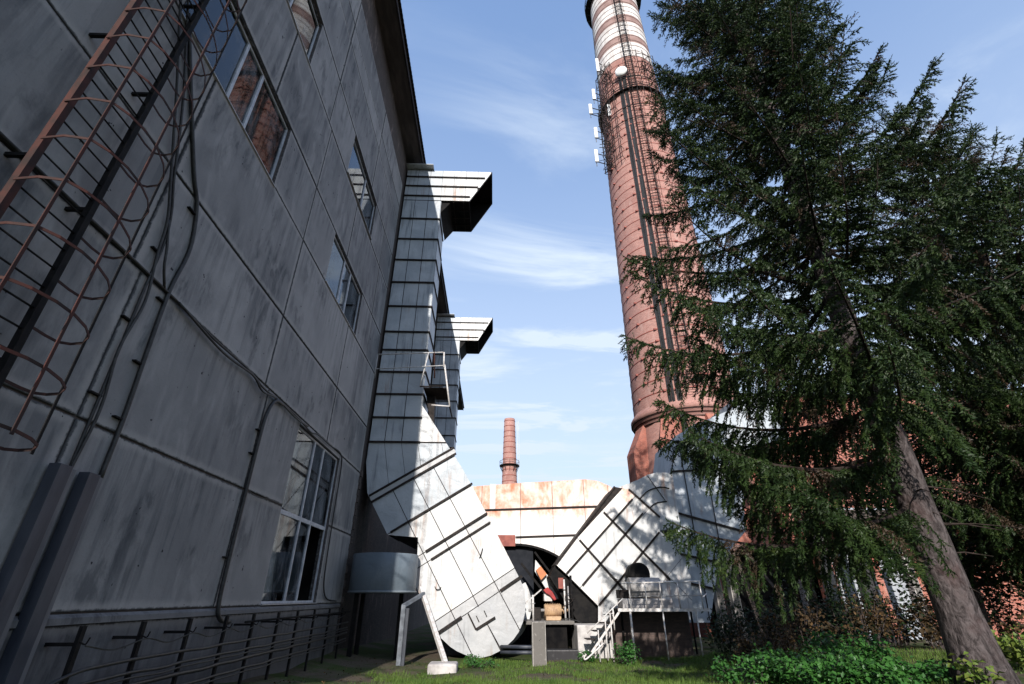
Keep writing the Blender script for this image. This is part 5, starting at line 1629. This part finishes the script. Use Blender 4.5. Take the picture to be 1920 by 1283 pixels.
HEDGE = [(9.4, 21.5, 1.2, 2.0, 'dark shaded shrub nearest the railing platform'), (11.6, 22.0, 1.3, 2.5, 'dark shaded shrub in front of the open bay'), (13.8, 21.6, 1.3, 2.4, 'dark shaded shrub below the concrete posts'),
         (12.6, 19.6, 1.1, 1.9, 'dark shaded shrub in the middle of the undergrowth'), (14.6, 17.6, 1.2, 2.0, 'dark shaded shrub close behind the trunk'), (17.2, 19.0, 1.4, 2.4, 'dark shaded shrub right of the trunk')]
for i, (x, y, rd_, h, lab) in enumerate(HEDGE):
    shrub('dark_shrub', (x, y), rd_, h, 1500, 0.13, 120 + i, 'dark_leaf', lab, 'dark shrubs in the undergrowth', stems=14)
DRY = [(8.2, 17.6, 0.9, 1.5), (9.6, 18.6, 0.9, 1.7), (10.9, 19.5, 1.0, 1.8), (12.2, 18.0, 1.0, 1.7), (13.6, 19.0, 1.0, 1.9), (12.9, 15.6, 0.8, 1.4), (14.2, 14.0, 0.9, 1.5)]
DL = ['leftmost dry brown weed clump below the canopy', 'dry brown weed clump second from the left', 'tall dry brown weed clump in the middle of the row', 'dry brown weed clump left of the trunk', 'dry brown weed clump just behind the trunk', 'dry brown weeds to the right of the trunk', 'rightmost dry brown weeds in the shade']
for i, (x, y, rd_, h) in enumerate(DRY):
    shrub('dry_weeds', (x, y), rd_, h, 420, 0.15, 80 + i, 'dry_leaf', DL[i], 'dry brown weeds in the shade', stems=14)


def broadleaf(name, base, H, crad_, n, seed, label, size=0.16):
    rg = np.random.default_rng(seed); rt = random.Random(seed)
    root = thing(name, base, label, 'tree', 'broadleaf trees on the right')
    bx, by, bz = base
    wb_ = MB()
    wb_.tube(sm([(bx, by, bz - 0.3), (bx + 0.2, by, bz + H * 0.35), (bx, by + 0.2, bz + H * 0.75), (bx + 0.1, by, bz + H * 0.95)], 6), [0.2 * (1 - 0.85 * i / 18) + 0.01 for i in range(19)], 10)
    P = []
    for k in range(70):
        q = rt.uniform(0.15, 0.95)
        a = rt.uniform(0, 2 * PI)
        L = crad_ * math.sin(PI * (0.12 + 0.83 * q)) ** 0.7 * rt.uniform(0.6, 1.1)
        p0 = Vector((bx, by, bz + H * q * 0.85)); d = Vector((math.cos(a), math.sin(a), rt.uniform(0.0, 0.6)))
        p1 = p0 + d * L * 0.55; p2 = p0 + d * L + Vector((0, 0, -0.1 * L))
        wb_.tube([p0, p1, p2], [0.045, 0.028, 0.008], 5, False)
        m = n // 70
        s = rg.uniform(0.3, 1.1, m)[:, None]
        P.append(np.array(p0) + (np.array(p2) - np.array(p0)) * s + rg.normal(0, 0.28, (m, 3)))
    wb_.build('trunk', 'bark', root, fix=False)
    V, F = leaves(np.concatenate(P), size, rg)
    tag(np_mesh('crown', V, F, 'dark_leaf', root), kind='stuff')


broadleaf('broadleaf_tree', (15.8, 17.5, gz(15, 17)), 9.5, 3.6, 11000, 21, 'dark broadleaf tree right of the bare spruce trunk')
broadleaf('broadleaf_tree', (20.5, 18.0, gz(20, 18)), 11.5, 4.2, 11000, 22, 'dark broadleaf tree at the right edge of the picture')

# grass on the lawn
n = 90000
gx = rng.uniform(-4.5, 12.0, n); gy = rng.uniform(10.5, 25.8, n)
nzv = np.sin(gx * 1.7 + 1.3 * np.sin(gy)) + np.sin(gy * 1.1 + 0.6 * gx) + 0.6 * np.sin(gx * 3.9 - gy * 2.7)
keep = (nzv > -1.0 + np.clip((-gx - 0.5) * 0.5, 0, 2.0)) & ~((gx < -1.4) & (gy > 24))
gx, gy = gx[keep], gy[keep]
n = len(gx)
gzv = np.array([gz(a, b_) for a, b_ in zip(gx, gy)])
P = np.stack([gx, gy, gzv - 0.01], 1)
a = rng.uniform(0, 2 * PI, n)
h = rng.uniform(0.05, 0.17, n) * (0.7 + 0.5 * (np.sin(gx * 2.3) * np.sin(gy * 1.9) > 0.2))
w = np.stack([np.cos(a), np.sin(a), np.zeros(n)], 1) * 0.009
ln = np.stack([np.cos(a + 1.3), np.sin(a + 1.3), np.zeros(n)], 1) * (h * rng.uniform(0.1, 0.9, n))[:, None]
V = np.stack([P - w, P + w, P + ln + np.stack([np.zeros(n), np.zeros(n), h], 1)], 1).reshape(-1, 3)
go = np_mesh('grass', V, np.arange(n * 3).reshape(-1, 3), 'grass_blade')
tag(go, 'short sunlit green grass of the lawn before the ducts', 'grass', None, 'stuff')

# leaf litter and twigs lying about
n = 2600
lx = rng.uniform(-6.0, 13.0, n); ly = rng.uniform(9.5, 25.5, n)
P = np.stack([lx, ly, np.array([gz(a, b_) for a, b_ in zip(lx, ly)]) + 0.02], 1)
V, F = leaves(P, 0.075, rng)
tag(np_mesh('leaf_litter', V, F, 'dry_leaf'), 'dry fallen leaves scattered over the yard ground', 'leaves', None, 'stuff')
